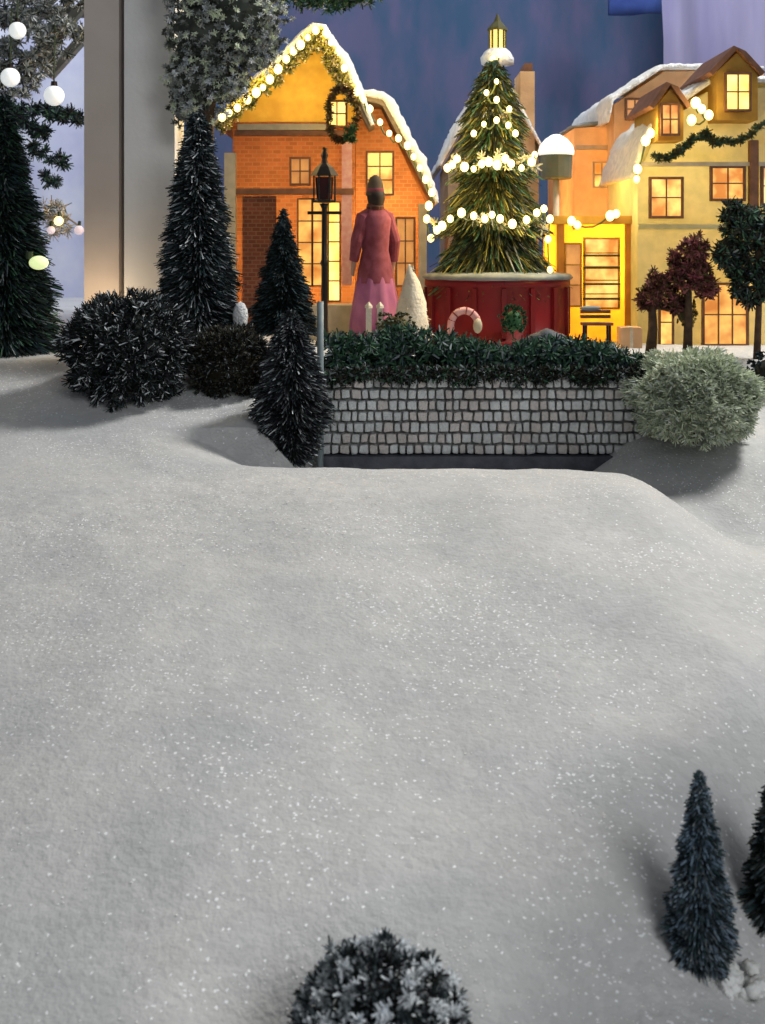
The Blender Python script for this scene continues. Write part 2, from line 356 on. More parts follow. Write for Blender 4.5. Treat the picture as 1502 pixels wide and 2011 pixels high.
# dark blue cloth corner at the top
bm = bmesh.new(); boxpx(bm, 1195, -60, 1300, 22, 14.0, 14.08)
for v in bm.verts: v.co.z += .05*math.sin(v.co.x*9)
bmesh.ops.subdivide_edges(bm, edges=bm.edges[:], cuts=3, use_grid_fill=True)
for v in bm.verts: v.co.y += .05*math.sin(v.co.x*14)
setp(frombm('cloth_banner', bm, mat('navy_cloth', (.02, .04, .16), .9, (.03, .06, .2), 4), None, True), 'deep navy cloth banner at the top edge against the blue backdrop', 'banner')

# ---------------------------------------------------------------- tall pillar
gz = G(-1.55, 7.2)
a = P(165, 600, 7.4); bq = P(345, 600, 7.4)
pil = thing('pillar', 'tall square grey-white pillar with a vertical groove, warm lit at its foot', 'pillar', ((a.x+bq.x)/2, 7.4, -.6))
pw = bq.x-a.x
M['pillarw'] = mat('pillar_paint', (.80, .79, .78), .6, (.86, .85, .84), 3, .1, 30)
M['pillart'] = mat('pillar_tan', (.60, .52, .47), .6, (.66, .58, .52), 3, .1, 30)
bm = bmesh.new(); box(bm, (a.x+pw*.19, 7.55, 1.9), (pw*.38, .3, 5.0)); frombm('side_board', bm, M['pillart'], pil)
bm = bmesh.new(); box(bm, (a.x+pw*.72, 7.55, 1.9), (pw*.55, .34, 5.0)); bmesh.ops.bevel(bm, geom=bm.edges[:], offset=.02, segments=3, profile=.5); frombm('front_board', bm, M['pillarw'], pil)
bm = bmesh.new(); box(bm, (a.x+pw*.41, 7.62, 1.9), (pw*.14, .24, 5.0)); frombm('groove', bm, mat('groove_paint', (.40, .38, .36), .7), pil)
bm = bmesh.new(); box(bm, (a.x+pw*.5, 7.56, -.6), (pw*1.1, .44, .22)); frombm('base_block', bm, M['pillarw'], pil)
lt = thing('ground_light', 'small warm spot lamp glowing at the foot of the grey pillar', 'lamp', (P(196, 640, 7.2).x, 7.15, G(P(196, 640, 7.2).x, 7.15)))
bm = bmesh.new(); lathe(bm, lt.location, [(.04, 0), (.05, .05), (.03, .07)], 12); frombm('housing', bm, M['black'], lt)
bm = bmesh.new(); ball(bm, lt.location+Vector((0, 0, .085)), .025); frombm('bulb', bm, M['bulb'], lt, True)
lamp('ground_lamp_light', lt.location+Vector((-.03, -.02, .24)), 3.0, (1, .72, .42), .05)

# ---------------------------------------------------------------- stone retaining wall
Yw = 6.0; A = P(628, 742, Yw); B = P(1262, 742, Yw); zb = P(700, 894, Yw).z; zt = A.z
wall = thing('stone_wall', 'low retaining wall of small grey stones below the hedge', 'wall', ((A.x+B.x)/2, Yw, -1.18))
bm = bmesh.new(); box(bm, ((A.x+B.x)/2, Yw+.09, (zt+zb)/2), (B.x-A.x, .10, zt-zb-.01)); frombm('mortar', bm, M['mortar'], wall)
v = []; f = []; mi = []; rows = 7; rh = (zt-zb)/rows
bm = bmesh.new(); bm2 = bmesh.new()
for r in range(rows):
    x = A.x-(.03 if r % 2 else 0)
    while x < B.x-.02:
        w = rnd.uniform(.034, .056); w = min(w, B.x-x)
        if x+w > A.x+.02:
            t = bm if rnd.random() < .7 else bm2; x0 = max(x, A.x)
            vs = box(t, ((x0+x+w)/2, Yw+.045+rnd.uniform(-.008, .008), zb+rh*(r+.5)), (x+w-x0-.008, .09, rh-.011), Matrix.Rotation(rnd.uniform(-.04, .04), 3, 'Y'))
            ed = list({e for vv in vs for e in vv.link_edges}); bmesh.ops.bevel(t, geom=ed, offset=.008, segments=2, profile=.6, affect='EDGES')
        x += w
for t in (bm, bm2):
    for vv in t.verts: vv.co += Vector((noise.noise(vv.co*22), noise.noise(vv.co*22+Vector((5, 0, 0))), noise.noise(vv.co*22+Vector((0, 7, 0)))))*.006
frombm('stonework', bm, M['stone'], wall); frombm('warm_stonework', bm2, M['stone2'], wall)
bm = bmesh.new(); x = A.x-.01
while x < B.x:
    w = rnd.uniform(.10, .17); vs = box(bm, (x+w/2, Yw+.07, zt+.012), (w-.008, .17, .036), Matrix.Rotation(rnd.uniform(-.02, .02), 3, 'Y'))
    bmesh.ops.bevel(bm, geom=list({e for vv in vs for e in vv.link_edges}), offset=.008, segments=2, profile=.6); x += w
frombm('coping', bm, M['mortar'], wall)
bm = bmesh.new(); box(bm, ((A.x+B.x)/2-.02, Yw+.055, zb-.10), (B.x-A.x-.02, .20, .20)); bmesh.ops.bevel(bm, geom=bm.edges[:], offset=.01, segments=2); frombm('base_block', bm, M['slateshade'], wall)  # dark strip that paints in the shade along the wall foot
# thin pole at the left end of the wall
bm = bmesh.new(); q = P(629, 920, 5.93); q2 = P(629, 592, 5.93); tube(bm, [(q.x, 5.93, -1.15), (q2.x, 5.93, q2.z)], .016, 8)
setp(frombm('garden_stake', bm, mat('pale_teal_metal', (.16, .20, .215), .5, (.22, .26, .27), 30), None, True), 'thin pale grey stake standing at the left end of the stone wall', 'stake')

# ---------------------------------------------------------------- hedge on the wall
hed = thing('hedge', 'dark green frosted hedge running along the top of the stone wall', 'hedge', ((A.x+B.x)/2, Yw+.12, zt+.03))
cs = []
for i in range(620):
    px = rnd.uniform(640, 1268); top = 634+(px-640)/628*42+12*math.sin(px*.021)
    py = rnd.uniform(top+14, 738); q = P(px, py, Yw+rnd.uniform(.02, .34)); cs.append(q)
Aa, Bb = clump_pts([tuple(c) for c in cs], .052, 34)
foliage('leaves', Aa, Bb, .011, [M['grn'], M['dk'], M['dkt'], M['frostd'], M['grnb']], [.50, .14, .2, .10, .10], hed)
cs = []
for i in range(330): px = rnd.uniform(645, 1260); cs.append(P(px, rnd.uniform(724, 748+8*math.sin(px*.05)), Yw-rnd.uniform(.01, .07)))
Aa, Bb = clump_pts([tuple(c) for c in cs], .034, 22)
foliage('hanging_leaves', Aa, Bb, .010, [M['brn'], M['dk'], M['grn'], M['frostd']], [.4, .35, .2, .12], hed)
bm = bmesh.new(); q = P(645, 700, Yw); q2 = P(1250, 715, Yw); tube(bm, [(q.x, Yw+.2, -.58), (q2.x, Yw+.2, -.58)], .04, 6); frombm('stem', bm, M['bark'], hed)

# ---------------------------------------------------------------- bristle trees and bushes
def hit(px, py):
    y = 1.6
    while y < 7:
        q = P(px, py, y)
        if q.z <= ground(q.x, y)+.004: return y
        y += .01
    return 3
def brush_cone(name, label, px, pyb, pyt, Y, wpx, mats, fr, n, w, cat='tree', prof=None, groundz=True, group=None, droop=.15):
    b = P(px, pyb, Y); t = P(px, pyt, Y); h = (t-b).length; R = wpx/2/F*b.y
    gz = G(b.x, Y); o = thing(name, label, cat, (b.x, Y, min(gz, b.z)), group)
    Aa, Bb = cone_pts((b.x, Y, b.z), t.z-b.z, R, n, droop, prof)
    foliage('crown', Aa, Bb, w, mats, fr, o)
    stem(o, (b.x, Y, min(gz, b.z)-.02), (b.x, Y, b.z+(t.z-b.z)*.98), max(.012, R*.10), .004)
    bm = bmesh.new(); lathe(bm, (b.x, Y, min(gz, b.z)-.01), [(R*.38, 0), (R*.36, .03), (R*.14, .045)], 14); frombm('stand', bm, M['frostd'], o)
    return o
def brush_ball(name, label, px, py, Y, rpx, mats, fr, n, w, sc=(1, 1, 1), cat='bush', zmin=-.8, k0=.45, coremat=None, jit=.28):
    c = P(px, py, Y); R = rpx/F*c.y; gz = G(c.x, Y)
    o = thing(name, label, cat, (c.x, Y, min(gz, c.z-R*.8*sc[2])))
    Aa, Bb = ball_pts(c, R, n, sc, zmin, k0, jit); foliage('foliage', Aa, Bb, w, mats, fr, o)
    bm = bmesh.new(); ball(bm, c, R*.66, 3, sc); frombm('inner_brush', bm, coremat or M['dk'], o, True)
    stem(o, (c.x, Y, min(gz, c.z-R*.5)-.03), c, R*.06, R*.04); return o
# tall frosted dark conifer beside the pillar
brush_cone('conifer', 'tall narrow dark conifer with frosted needles beside the grey pillar', 388, 672, 222, 6.55, 176, [M['dk'], M['dkt'], M['md'], M['frost'], M['dkp']], [.38, .2, .17, .13, .2], 20000, .008, prof=lambda t: (1-t)**.62*.92+.10)
brush_ball('round_bush', 'big round dark bristly bush with white frost tips, left of the wall', 252, 692, 6.0, 124, [M['dk'], M['md'], M['frost'], M['dkp']], [.52, .16, .11, .2], 24000, .0075, (1.02, 1, .93), k0=.78, jit=.32)
brush_ball('low_bush', 'low dark brown bush between the round bristly bush and the plum cone tree', 452, 720, 6.1, 84, [M['brn'], M['dk'], M['frostd'], M['flockd']], [.55, .3, .06, .1], 14000, .0075, (1, 1, .92), k0=.78, coremat=M['brn'])
brush_cone('small_conifer', 'small dark cone tree in front of the orange house door', 556, 648, 412, 6.6, 140, [M['dk'], M['dkt'], M['md']], [.62, .3, .06], 11000, .0075, prof=lambda t: (1-t)**.85*.95+.04)
brush_cone('plum_conifer', 'dark plum cone tree with silvery frost at the left end of the stone wall', 572, 905, 610, 5.72, 156, [M['dkp'], M['dk'], M['md'], M['frostd'], M['frost']], [.40, .28, .2, .13, .03], 18000, .008, prof=lambda t: min(1, 1.25*(1-t)**.6)*(.45+.55*min(1, t*2.6)) + .03)
brush_ball('frosted_bush', 'pale sage green frosted bush at the right end of the stone wall', 1364, 786, 5.92, 114, [M['palegrn'], M['palegrn2'], M['frost']], [.60, .32, .08], 30000, .0075, (1.1, 1, .84), k0=.80, coremat=M['palegrn2'])
brush_ball('corner_bush', 'dark teal bush cut by the right edge beside the pale frosted bush', 1512, 735, 6.5, 46, [M['dkt'], M['dk'], M['md']], [.5, .3, .2], 2600, .012)
# far left conifer
brush_cone('edge_conifer', 'wide dark green conifer cut by the left edge of the view', 5, 705, 190, 6.9, 235, [M['dk'], M['grn'], M['dkt'], M['md'], M['frostd']], [.42, .2, .22, .14, .04], 20000, .009, prof=lambda t: (1-t)**.8*.9+.12)
# hollow trees
brush_cone('blue_conifer', 'small frosted blue cone tree standing in the shaded hollow, lower right', 1374, 1885, 1515, hit(1374, 1878), 165, [M['blue'], M['dkt'], M['dk'], M['md'], M['frostd']], [.38, .24, .12, .18, .09], 15000, .0045, prof=lambda t: (1-t)**.8*.9*(.75+.25*min(1, t*4))+.05)
brush_cone('black_conifer', 'near black cone tree cut by the right edge in the shaded hollow', 1530, 1810, 1490, hit(1500, 1800), 165, [M['dk'], M['dkt'], M['md'], M['frostd']], [.6, .2, .15, .04], 6000, .006, prof=lambda t: (1-t)**.7*.9+.06)
o_y = hit(1428, 1935); c = P(1428, 1925, o_y); cl = thing('snow_clump', 'fluffy pale snow clump at the foot of the small blue cone tree', 'snow clump', tuple(c))
bm = bmesh.new()
for k in range(26): ball(bm, c+Vector((rnd.gauss(0, .030), rnd.gauss(0, .020), rnd.uniform(-.022, .010))), rnd.uniform(.008, .020), 2)
for v in bm.verts: v.co += Vector((noise.noise(v.co*60), noise.noise(v.co*60+Vector((3, 0, 0))), noise.noise(v.co*60+Vector((0, 9, 0)))))*.010
frombm('clump', bm, mat('fluffy_snow', (.80, .80, .77), .9, (.86, .86, .84), 10, .6, 80), cl, True)
# tree shape added unseen beyond the right edge so its crown shades the hollow
tt = thing('added_shade_tree', 'unseen round-crowned dark tree added beyond the right edge to shade the hollow', 'tree', (1.70, 3.38, G(1.70, 3.38)-.02))
z_ = G(1.70, 3.38); Aa, Bb = clump_pts(sph((1.70, 3.38, z_+1.45), .42, 1300, (1, 1, .95), .2), .075, 26)
foliage('crown', Aa, Bb, .016, [M['dk'], M['dkt'], M['grn']], [.5, .2, .3], tt); stem(tt, (1.70, 3.38, z_-.03), (1.70, 3.38, z_+1.5), .05, .03)
# silver bush at the bottom
fb = brush_ball('silver_bush', 'dark bush thickly tipped with silver white frost, bottom of the view', 748, 2040, 2.03, 168, [M['dk'], M['md'], M['dkp'], M['frostd'], M['frost']], [.42, .22, .16, .22, .12], 9000, .006, (1, 1, 1), k0=.8, jit=.4)
c = P(748, 2040, 2.03); R = 168/F*c.y
tw = []; twm = []
for k in range(150):
    d = Vector((rnd.gauss(0, 1), rnd.gauss(0, 1), abs(rnd.gauss(0, 1))+.2)).normalized(); tw.append(tuple(c+d*R*rnd.uniform(.86, 1.05)))
Aa, Bb = clump_pts(tw, .016, 34); idx = np.repeat(rng.choice(4, size=len(tw), p=[.58, .22, .12, .08]), 34)
V, Fa = needles(Aa, Bb, .0055); raw('frosted_tips', V, Fa, [M['frost'], M['frostd'], M['md'], M['dk']], fb, idx)
# loose snow grains round the tree foot
# ---------------------------------------------------------------- flocked tree behind
ft = thing('flocked_tree', 'grey flocked tree with a ragged crown above the tall dark conifer', 'tree', (P(400, 200, 7.0).x, 7.0, -.6))
cs = []
for (x, y, r, k) in [(400, 60, 80, 60), (470, 20, 90, 60), (380, 150, 66, 46), (440, 160, 60, 34), (390, -60, 100, 50), (500, -40, 90, 40), (370, 210, 42, 20), (500, 90, 56, 28), (420, 220, 30, 8)]:
    c = P(x, y, 7.0); cs += [tuple(q) for q in sph(c, r/F*c.y, k)]
cs = [tuple(np.array(c)+rng.normal(size=3)*.03) for c in cs for _ in range(3)]
for (x, y, rr) in [(400, 60, 74), (470, 20, 84), (385, 148, 60), (440, 150, 50), (390, -60, 92), (500, -40, 82), (372, 205, 34), (500, 92, 44)]:
    c = P(x, y, 7.0); d_ = rng.normal(size=(230, 3)); d_ /= np.linalg.norm(d_, axis=1)[:, None]; cs += [tuple(q_) for q_ in np.array(c)+d_*(rr/F*7.0*rng.uniform(.80, 1.05, 230))[:, None]]
Aa, Bb = clump_pts(cs, .024, 26)
idx = np.repeat(rng.choice(4, size=len(cs), p=[.38, .30, .22, .10]), 26)
V, Fa = needles(Aa, Bb, .007); raw('crown', V, Fa, [M['flock'], M['flockd'], M['palegrn'], M['frost']], ft, idx)
stem(ft, (P(400, 0, 7).x, 7.0, -.62), P(420, 20, 7.0), .06, .04)
bm = bmesh.new()
for (x, y, rr) in [(400, 60, 66), (470, 20, 74), (385, 148, 52), (440, 150, 40), (390, -60, 80), (500, -40, 70)]: ball(bm, P(x, y, 7.03), rr/F*7.03*.82, 3)
for v_ in bm.verts: v_.co += Vector((noise.noise(v_.co*12), noise.noise(v_.co*12+Vector((3, 0, 0))), noise.noise(v_.co*12+Vector((0, 5, 0)))))*.05
frombm('inner_foliage', bm, M['flockd'], ft, True)
for k in range(9):
    c = cs[rnd.randrange(len(cs))]; bm = bmesh.new(); tube(bm, [P(405, 170-20*k, 7.0), Vector(c)], [.03, .01], 6); frombm('branch', bm, M['bark'], ft)
# snowy fir at far left, with drooping boughs
sf = thing('snowy_fir', 'grey snow-laden fir with drooping boughs at the top left corner', 'tree', (P(-60, 0, 8.5).x, 8.5, -.6))
cs = []; frr = []
for (x, y, x2, y2, k) in [(-60, -40, 150, -10, 26), (-60, 10, 140, 60, 30), (-60, 90, 90, 130, 26), (150, 30, 60, 125, 18), (-60, 150, 70, 170, 18)]:
    for i in range(k):
        t = rnd.random(); c = P(x+(x2-x)*t, y+(y2-y)*t+rnd.uniform(-14, 22), 8.5+rnd.uniform(-.2, .3)); cs.append(tuple(c))
cs = [tuple(np.array(c)+rng.normal(size=3)*.05) for c in cs for _ in range(3)]
Aa, Bb = clump_pts(cs, .055, 34); foliage('snowy_boughs', Aa, Bb, .012, [M['flock'], M['flockd'], M['frost']], [.55, .28, .12], sf)
cs = []
for (x, y, x2, y2, k) in [(0, 205, 160, 232, 40), (20, 225, 95, 265, 30), (60, 290, 130, 320, 14), (80, 350, 110, 356, 6), (-60, 230, 30, 420, 30)]:
    for i in range(k):
        t = rnd.random(); c = P(x+(x2-x)*t, y+(y2-y)*t+rnd.uniform(-10, 10), 8.5+rnd.uniform(-.2, .2)); cs.append(tuple(c))
Aa, Bb = clump_pts(cs, .06, 34); foliage('dark_boughs', Aa, Bb, .013, [M['dkt'], M['dkp'], M['grn'], M['md']], [.4, .25, .2, .1], sf)
stem(sf, (P(-60, 0, 8.5).x, 8.5, -.62), P(-60, -300, 8.5), .09, .03)
for i, (x, y, r, Y, lab) in enumerate([(34, 60, 17, 8.2, 'round white globe glowing at the top left corner, uppermost of three'), (20, 152, 19, 8.2, 'white globe glowing against the left edge below the uppermost one'), (106, 188, 20, 8.2, 'white globe glowing against the ice blue curtain, beside the dark fir bough')]):
    c = P(x, y, Y); R = r/F*c.y; o = thing('globe_light', lab, 'light', tuple(c+Vector((0, 0, R))), 'white globe lights in the snowy fir')
    bm = bmesh.new(); ball(bm, c, R, 3); frombm('globe', bm, M['bulbw'], o, True)
    bm = bmesh.new(); lathe(bm, c+Vector((0, 0, R*.9)), [(R*.35, 0), (R*.3, R*.5)], 10); frombm('cap', bm, M['black'], o)
    bm = bmesh.new(); tube(bm, [c+Vector((0, 0, R*1.3)), c+Vector((-.02, .1, .5))], .006, 5); frombm('wire', bm, M['wire'], o)
c = P(76, 516, 6.7); o = thing('string_bulb', 'yellow green bulb glowing on the wide dark conifer at the left edge', 'light', tuple(c))
bm = bmesh.new(); ball(bm, c, .048, 3, (1.1, 1, .8)); frombm('bulb', bm, M['bulbg'], o, True)
bm = bmesh.new(); lathe(bm, c+Vector((-.05, 0, .02)), [(.02, 0), (.02, .04)], 8); frombm('socket', bm, M['wire'], o)
for (x, y, r, mm, lab) in [(115, 434, 9, 'bulb', 'tiny warm bulb shining against the ice blue curtain'), (100, 452, 8, 'pinkw', 'small pinkish bulb beneath the tiny warm bulb'), (155, 452, 9, 'pinkw', 'small pinkish bulb touching the left side of the grey pillar')]:
    if 'pinkw' not in M: M['pinkw'] = mat('pink_bulb_glass', (.9, .75, .78), .3, emit=.5, ecol=(1, .82, .85))
    c = P(x, y, 8.6); o = thing('fairy_bulb', lab, 'light', tuple(c), 'fairy bulbs left of the pillar')
    bm = bmesh.new(); ball(bm, c, r/F*9, 2); frombm('bulb', bm, M[mm], o, True)
    bm = bmesh.new(); tube(bm, [c+Vector((0, 0, .02)), c+Vector((0, .02, .06))], .012, 6); frombm('socket', bm, M['wire'], o)
ws = thing('wire_sprig', 'thin tan wire holding the fairy bulbs left of the pillar', 'wire', tuple(P(120, 640, 8.6)))
bm = bmesh.new(); tube(bm, [P(20, 452, 8.65), P(60, 436, 8.65), P(95, 428, 8.65), P(128, 424, 8.65), P(158, 446, 8.65)], .007, 6); frombm('wire', bm, mat('tan_wire', (.35, .28, .18), .5), ws)
cs = [tuple(P(110+rnd.uniform(-26, 26), 430+rnd.uniform(-30, 30), 8.65)) for _ in range(30)]+[tuple(P(115+rnd.uniform(-8, 8), 428+rnd.uniform(-8, 8), 8.65)) for _ in range(8)]
Aa, Bb = clump_pts(cs, .07, 12); foliage('tinsel', Aa, Bb, .010, [M['creamsnow'], M['flock']], [.5, .5], ws)
lat = thing('lattice', 'grey diagonal slats in the top left corner behind the snowy fir', 'lattice', tuple(P(60, 640, 9.0)))
M['slat'] = mat('grey_slat_paint', (.16, .17, .16), .7, (.24, .25, .24), 6)
for (a, b_) in [((190, -20), (52, 140)), ((230, 0), (96, 150)), ((120, -20), (-20, 120))]:
    bm = bmesh.new(); tube(bm, [P(*a, 9.0), P(*b_, 9.0)], .045, 4); frombm('slat', bm, M['slat'], lat)
bm = bmesh.new(); tube(bm, [P(-60, 30, 9.08), P(200, 22, 9.08)], .055, 4); frombm('rail', bm, M['slat'], lat)
bm = bmesh.new(); tube(bm, [P(-30, -40, 9.16), (P(-30, 0, 9.16).x, 9.16, -.62)], .05, 4); frombm('post', bm, M['slat'], lat)
# fir branch at the top
fbz = thing('fir_branch', 'dark green fir branch hanging into the top edge above the orange house', 'branch', tuple(P(640, -40, 7.6)))
cs = [tuple(P(565+i*2.6+rnd.uniform(-8, 8), -14+12*math.sin(i*.05)+rnd.uniform(-16, 20), 7.6+rnd.uniform(-.1, .1))) for i in range(70)]
Aa, Bb = clump_pts(cs, .05, 30); foliage('needles', Aa, Bb, .010, [M['grnb'], M['grn'], M['dk'], M['flock']], [.35, .35, .2, .08], fbz)
bm = bmesh.new(); tube(bm, [P(540, -30, 7.6), P(640, -8, 7.6), P(760, -60, 7.6)], .02, 6); frombm('twig', bm, M['bark'], fbz)

# ---------------------------------------------------------------- building pieces
def window(parent, x0, y0, x1, y1, Y, pm='pane', fm='trim', nx=1, ny=1, t=5, arch=False, name='window'):
    Yf = Y-.03; fb = bmesh.new()
    boxpx(fb, x0-t, y0-t, x0, y1+t, Yf, Y-.002); boxpx(fb, x1, y0-t, x1+t, y1+t, Yf, Y-.002)
    boxpx(fb, x0, y0-t, x1, y0, Yf, Y-.002); boxpx(fb, x0, y1, x1, y1+t, Yf-.015, Y-.002)
    for i in range(nx): x = x0+(x1-x0)*(i+1)/(nx+1); boxpx(fb, x-1.2, y0, x+1.2, y1, Yf+.006, Y-.004)
    for i in range(ny): y = y0+(y1-y0)*(i+1)/(ny+1); boxpx(fb, x0, y-1.2, x1, y+1.2, Yf+.008, Y-.004)
    w = frombm(name, fb, M[fm], parent)
    pb = bmesh.new(); boxpx(pb, x0, y0, x1, y1, Y-.012, Y-.005); frombm('pane', pb, M[pm], w)
    return w
def band(parent, x0, y0, x1, y1, Y, m, name='cornice', d=.05):
    bm = bmesh.new(); boxpx(bm, x0, y0, x1, y1, Y-d, Y-.003); bmesh.ops.bevel(bm, geom=bm.edges[:], offset=.006, segments=1); return frombm(name, bm, M[m], parent)
def lights(label, pts, Y, r=8, parent=None, group=None, emit='bulb'):
    P0 = P(*pts[0], Y); o = thing('string_lights', label, 'string lights', tuple(P0), group)
    for i, (x, y) in enumerate(pts):
        c = P(x, y, Y+rnd.uniform(-.02, .02)); R = r*.92*rnd.uniform(.75, 1.15)/F*c.y
        bm = bmesh.new(); ball(bm, c, R, 2, (1, 1, 1.2)); frombm('bulb', bm, M[emit], o, True)
        lamp('bulb_glow', c+Vector((0, -.07, .06)), .8, (1, .70, .22), .03)
    bm = bmesh.new(); pp = []
    for i in range(len(pts)-1):
        a, b = P(*pts[i], Y), P(*pts[i+1], Y)
        for k in range(4): t = k/4; pp.append(a.lerp(b, t)+Vector((0, .02, -.04*math.sin(math.pi*t))))
    pp.append(P(*pts[-1], Y)); tube(bm, pp, .006, 5); frombm('wire', bm, M['wire'], o); return o

# --- orange gabled house
Y1 = 8.4
h = thing('orange_house', 'orange brick gabled house with lit snowy roof, left of the Christmas tree', 'house', (P(640, 690, Y1).x, Y1, -.6))
v, f = shell([(457, 698), (457, 240), (697, 240), (697, 698)], Y1, 10.2); raw('wall', v, f, M['brick'], h)
Yg = Y1-.02
v, f = shell([(457, 239), (625, 74), (697, 188), (697, 239)], Y1, 10.2); raw('gable_wall', v, [k for k in f if k != [3, 0, 4, 7]], M['gable'], h)
v, f = shell([(699, 698), (699, 214), (748, 214), (834, 395), (834, 698)], Y1+.12, 10.0); raw('side_wing', v, f, M['brick'], h)
slab('roof', [(425, 250), (625, 66), (724, 250)], Y1-.22, 10.3, .04, M['shingle'], h)
slab('roof_snow', [(422, 246), (520, 150), (625, 50), (672, 125), (728, 246)], Y1-.26, 10.35, .055, M['roofsnow'], h, .45, 46, 16)
slab('wing_roof', [(690, 190), (750, 205), (850, 400)], Y1-.06, 10.1, .035, M['shingle'], h)
slab('wing_snow', [(694, 182), (752, 194), (802, 285), (856, 400)], Y1-.12, 10.12, .060, M['roofsnow'], h, .5, 36, 14)
band(h, 466, 243, 640, 255, Y1, 'paletrim'); band(h, 460, 256, 694, 266, Y1, 'trim'); band(h, 460, 370, 694, 382, Y1, 'trim')
band(h, 440, 300, 462, 690, Y1+.02, 'paletrim', 'corner_post', .10)
band(h, 671, 268, 691, 560, Y1, 'pink', 'pilaster', .04); band(h, 822, 400, 838, 690, Y1+.13, 'paletrim', 'corner_post', .07)
band(h, 476, 385, 542, 690, Y1, 'brickdark', 'shutter_panel', .025)
for x0, x1, nm in ((586, 612, 'door'), (614, 632, 'door')): window(h, x0, 392, x1, 560, Y1, 'door', 'trim', 0, 3, 3, name=nm)
window(h, 646, 398, 666, 590, Y1, 'paneh', 'trim', 0, 4, 3)
window(h, 572, 312, 606, 360, Y1, 'paned', 'trim', 1, 1, 4)
window(h, 645, 200, 678, 246, Yg, 'paneh', 'trim', 1, 1, 4); window(h, 722, 300, 770, 380, Y1+.12, 'pane', 'trim', 1, 2, 4)
window(h, 780, 430, 812, 560, Y1+.12, 'paned', 'trim', 1, 2, 4)
bm = bmesh.new(); boxpx(bm, 566, 600, 700, 700, Y1-.35, Y1-.02); frombm('porch_step', bm, M['paletrim'], h)
lamp('house_light', (P(640, 400, Y1).x, 9.0, -.05), 44, (1, .66, .22)); lamp('house_light', (P(600, 200, Y1).x, 8.95, P(600, 200, 9).z), 28, (1, .74, .22)); lamp('house_light', (P(765, 470, Y1).x, 9.0, P(765, 420, 9).z), 36, (1, .68, .24))
lights('string of warm bulbs along the left roof edge of the orange house', [(436, 230), (450, 222), (466, 212), (486, 196), (503, 182), (516, 172), (530, 156), (546, 136), (562, 116), (576, 100), (590, 88), (604, 74), (620, 60)], Y1-.33, 8, group='warm string lights')
lights('string of warm bulbs down the right roof edge of the orange house', [(640, 66), (650, 84), (662, 104), (676, 134), (700, 180), (714, 196), (726, 214), (746, 240), (764, 262), (782, 272), (800, 286), (812, 308), (824, 330), (836, 352), (848, 378), (842, 404), (838, 430), (846, 468)], Y1-.30, 8, group='warm string lights')
rg = thing('roof_garland', 'yellow green garland woven along the gable edge of the orange house', 'garland', tuple(P(625, 60, Y1-.3)))
cs = []
for i in range(250):
    t = rnd.random(); a, b_ = ((430, 238), (625, 66)) if rnd.random() < .6 else ((625, 66), (690, 190))
    cs.append(tuple(P(a[0]+(b_[0]-a[0])*t+rnd.uniform(-9, 9), a[1]+(b_[1]-a[1])*t+rnd.uniform(-14, 24), Y1-.29)))
M['yelgrn'] = mat('yellow_green_leaf', (.30, .30, .06), .7, (.42, .38, .10), 6)
Aa, Bb = clump_pts(cs, .036, 26); foliage('foliage', Aa, Bb, .011, [M['yelgrn'], M['olive'], M['creamsnow']], [.6, .2, .25], rg)
bm = bmesh.new(); tube(bm, [P(430, 244, Y1-.29), P(625, 74, Y1-.29), P(690, 196, Y1-.29)], .010, 6); frombm('cord', bm, M['wire'], rg)
# wreath in the gable
wr = thing('wreath', 'dark wreath with a green bow hanging in the gable of the orange house', 'wreath', tuple(P(668, 165, Y1-.4)))
cs = []
for i in range(46):
    a = i/46*2*math.pi; cs.append(tuple(P(672+27*math.cos(a)+rnd.uniform(-3, 3), 225+52*math.sin(a)+rnd.uniform(-3, 3), Y1-.36)))
Aa, Bb = clump_pts(cs, .034, 34); foliage('ring', Aa, Bb, .010, [M['brn2'], M['olive'], M['marn2']], [.5, .3, .2], wr)
cs = [tuple(P(686+rnd.uniform(-9, 9), 262+rnd.uniform(-16, 16), Y1-.40)) for _ in range(16)]
Aa, Bb = clump_pts(cs, .030, 24); foliage('bow', Aa, Bb, .012, [M['grnb'], M['olive']], [.7, .3], wr)
# --- black street lamp
Y2 = 7.3; gzz = -.6; q = P(637, 380, Y2)
sl = thing('street_lamp', 'black iron street lamp with a boxy lantern in front of the orange house', 'street lamp', (q.x, Y2, gzz))
zt_ = P(637, 400, Y2).z
bm = bmesh.new(); lathe(bm, (q.x, Y2, gzz), [(.055, 0), (.055, .05), (.03, .09), (.020, .14), (.018, .5), (.026, .52), (.018, .54), (.016, zt_-gzz-.03), (.03, zt_-gzz)], 12); frombm('post', bm, M['black'], sl, True)
bm = bmesh.new(); z0 = P(637, 398, Y2).z; z1 = P(637, 345, Y2).z
lathe(bm, (q.x, Y2, z0), [(.055, 0), (.066, .012), (.05, .018)], 6); lathe(bm, (q.x, Y2, z1), [(.085, 0), (.05, .05), (.02, .075), (.015, .10), (.022, .12), (.006, .16)], 6)
for k in range(6):
    a = k*math.pi/3; box(bm, (q.x+.062*math.cos(a), Y2+.062*math.sin(a), (z0+z1)/2), (.010, .010, z1-z0))
frombm('lantern_frame', bm, M['black'], sl)
bm = bmesh.new(); lathe(bm, (q.x, Y2, z0+.02), [(.045, 0), (.055, z1-z0-.03)], 6); frombm('lantern_glass', bm, mat('smoky_red_glass', (.07, .012, .012), .2, (.03, .015, .012), 9), sl)
bm = bmesh.new(); tube(bm, [(q.x, Y2, z1+.15), (q.x+.005, Y2, P(640, 290, Y2).z)], .016, 8); frombm('finial', bm, M['black'], sl)
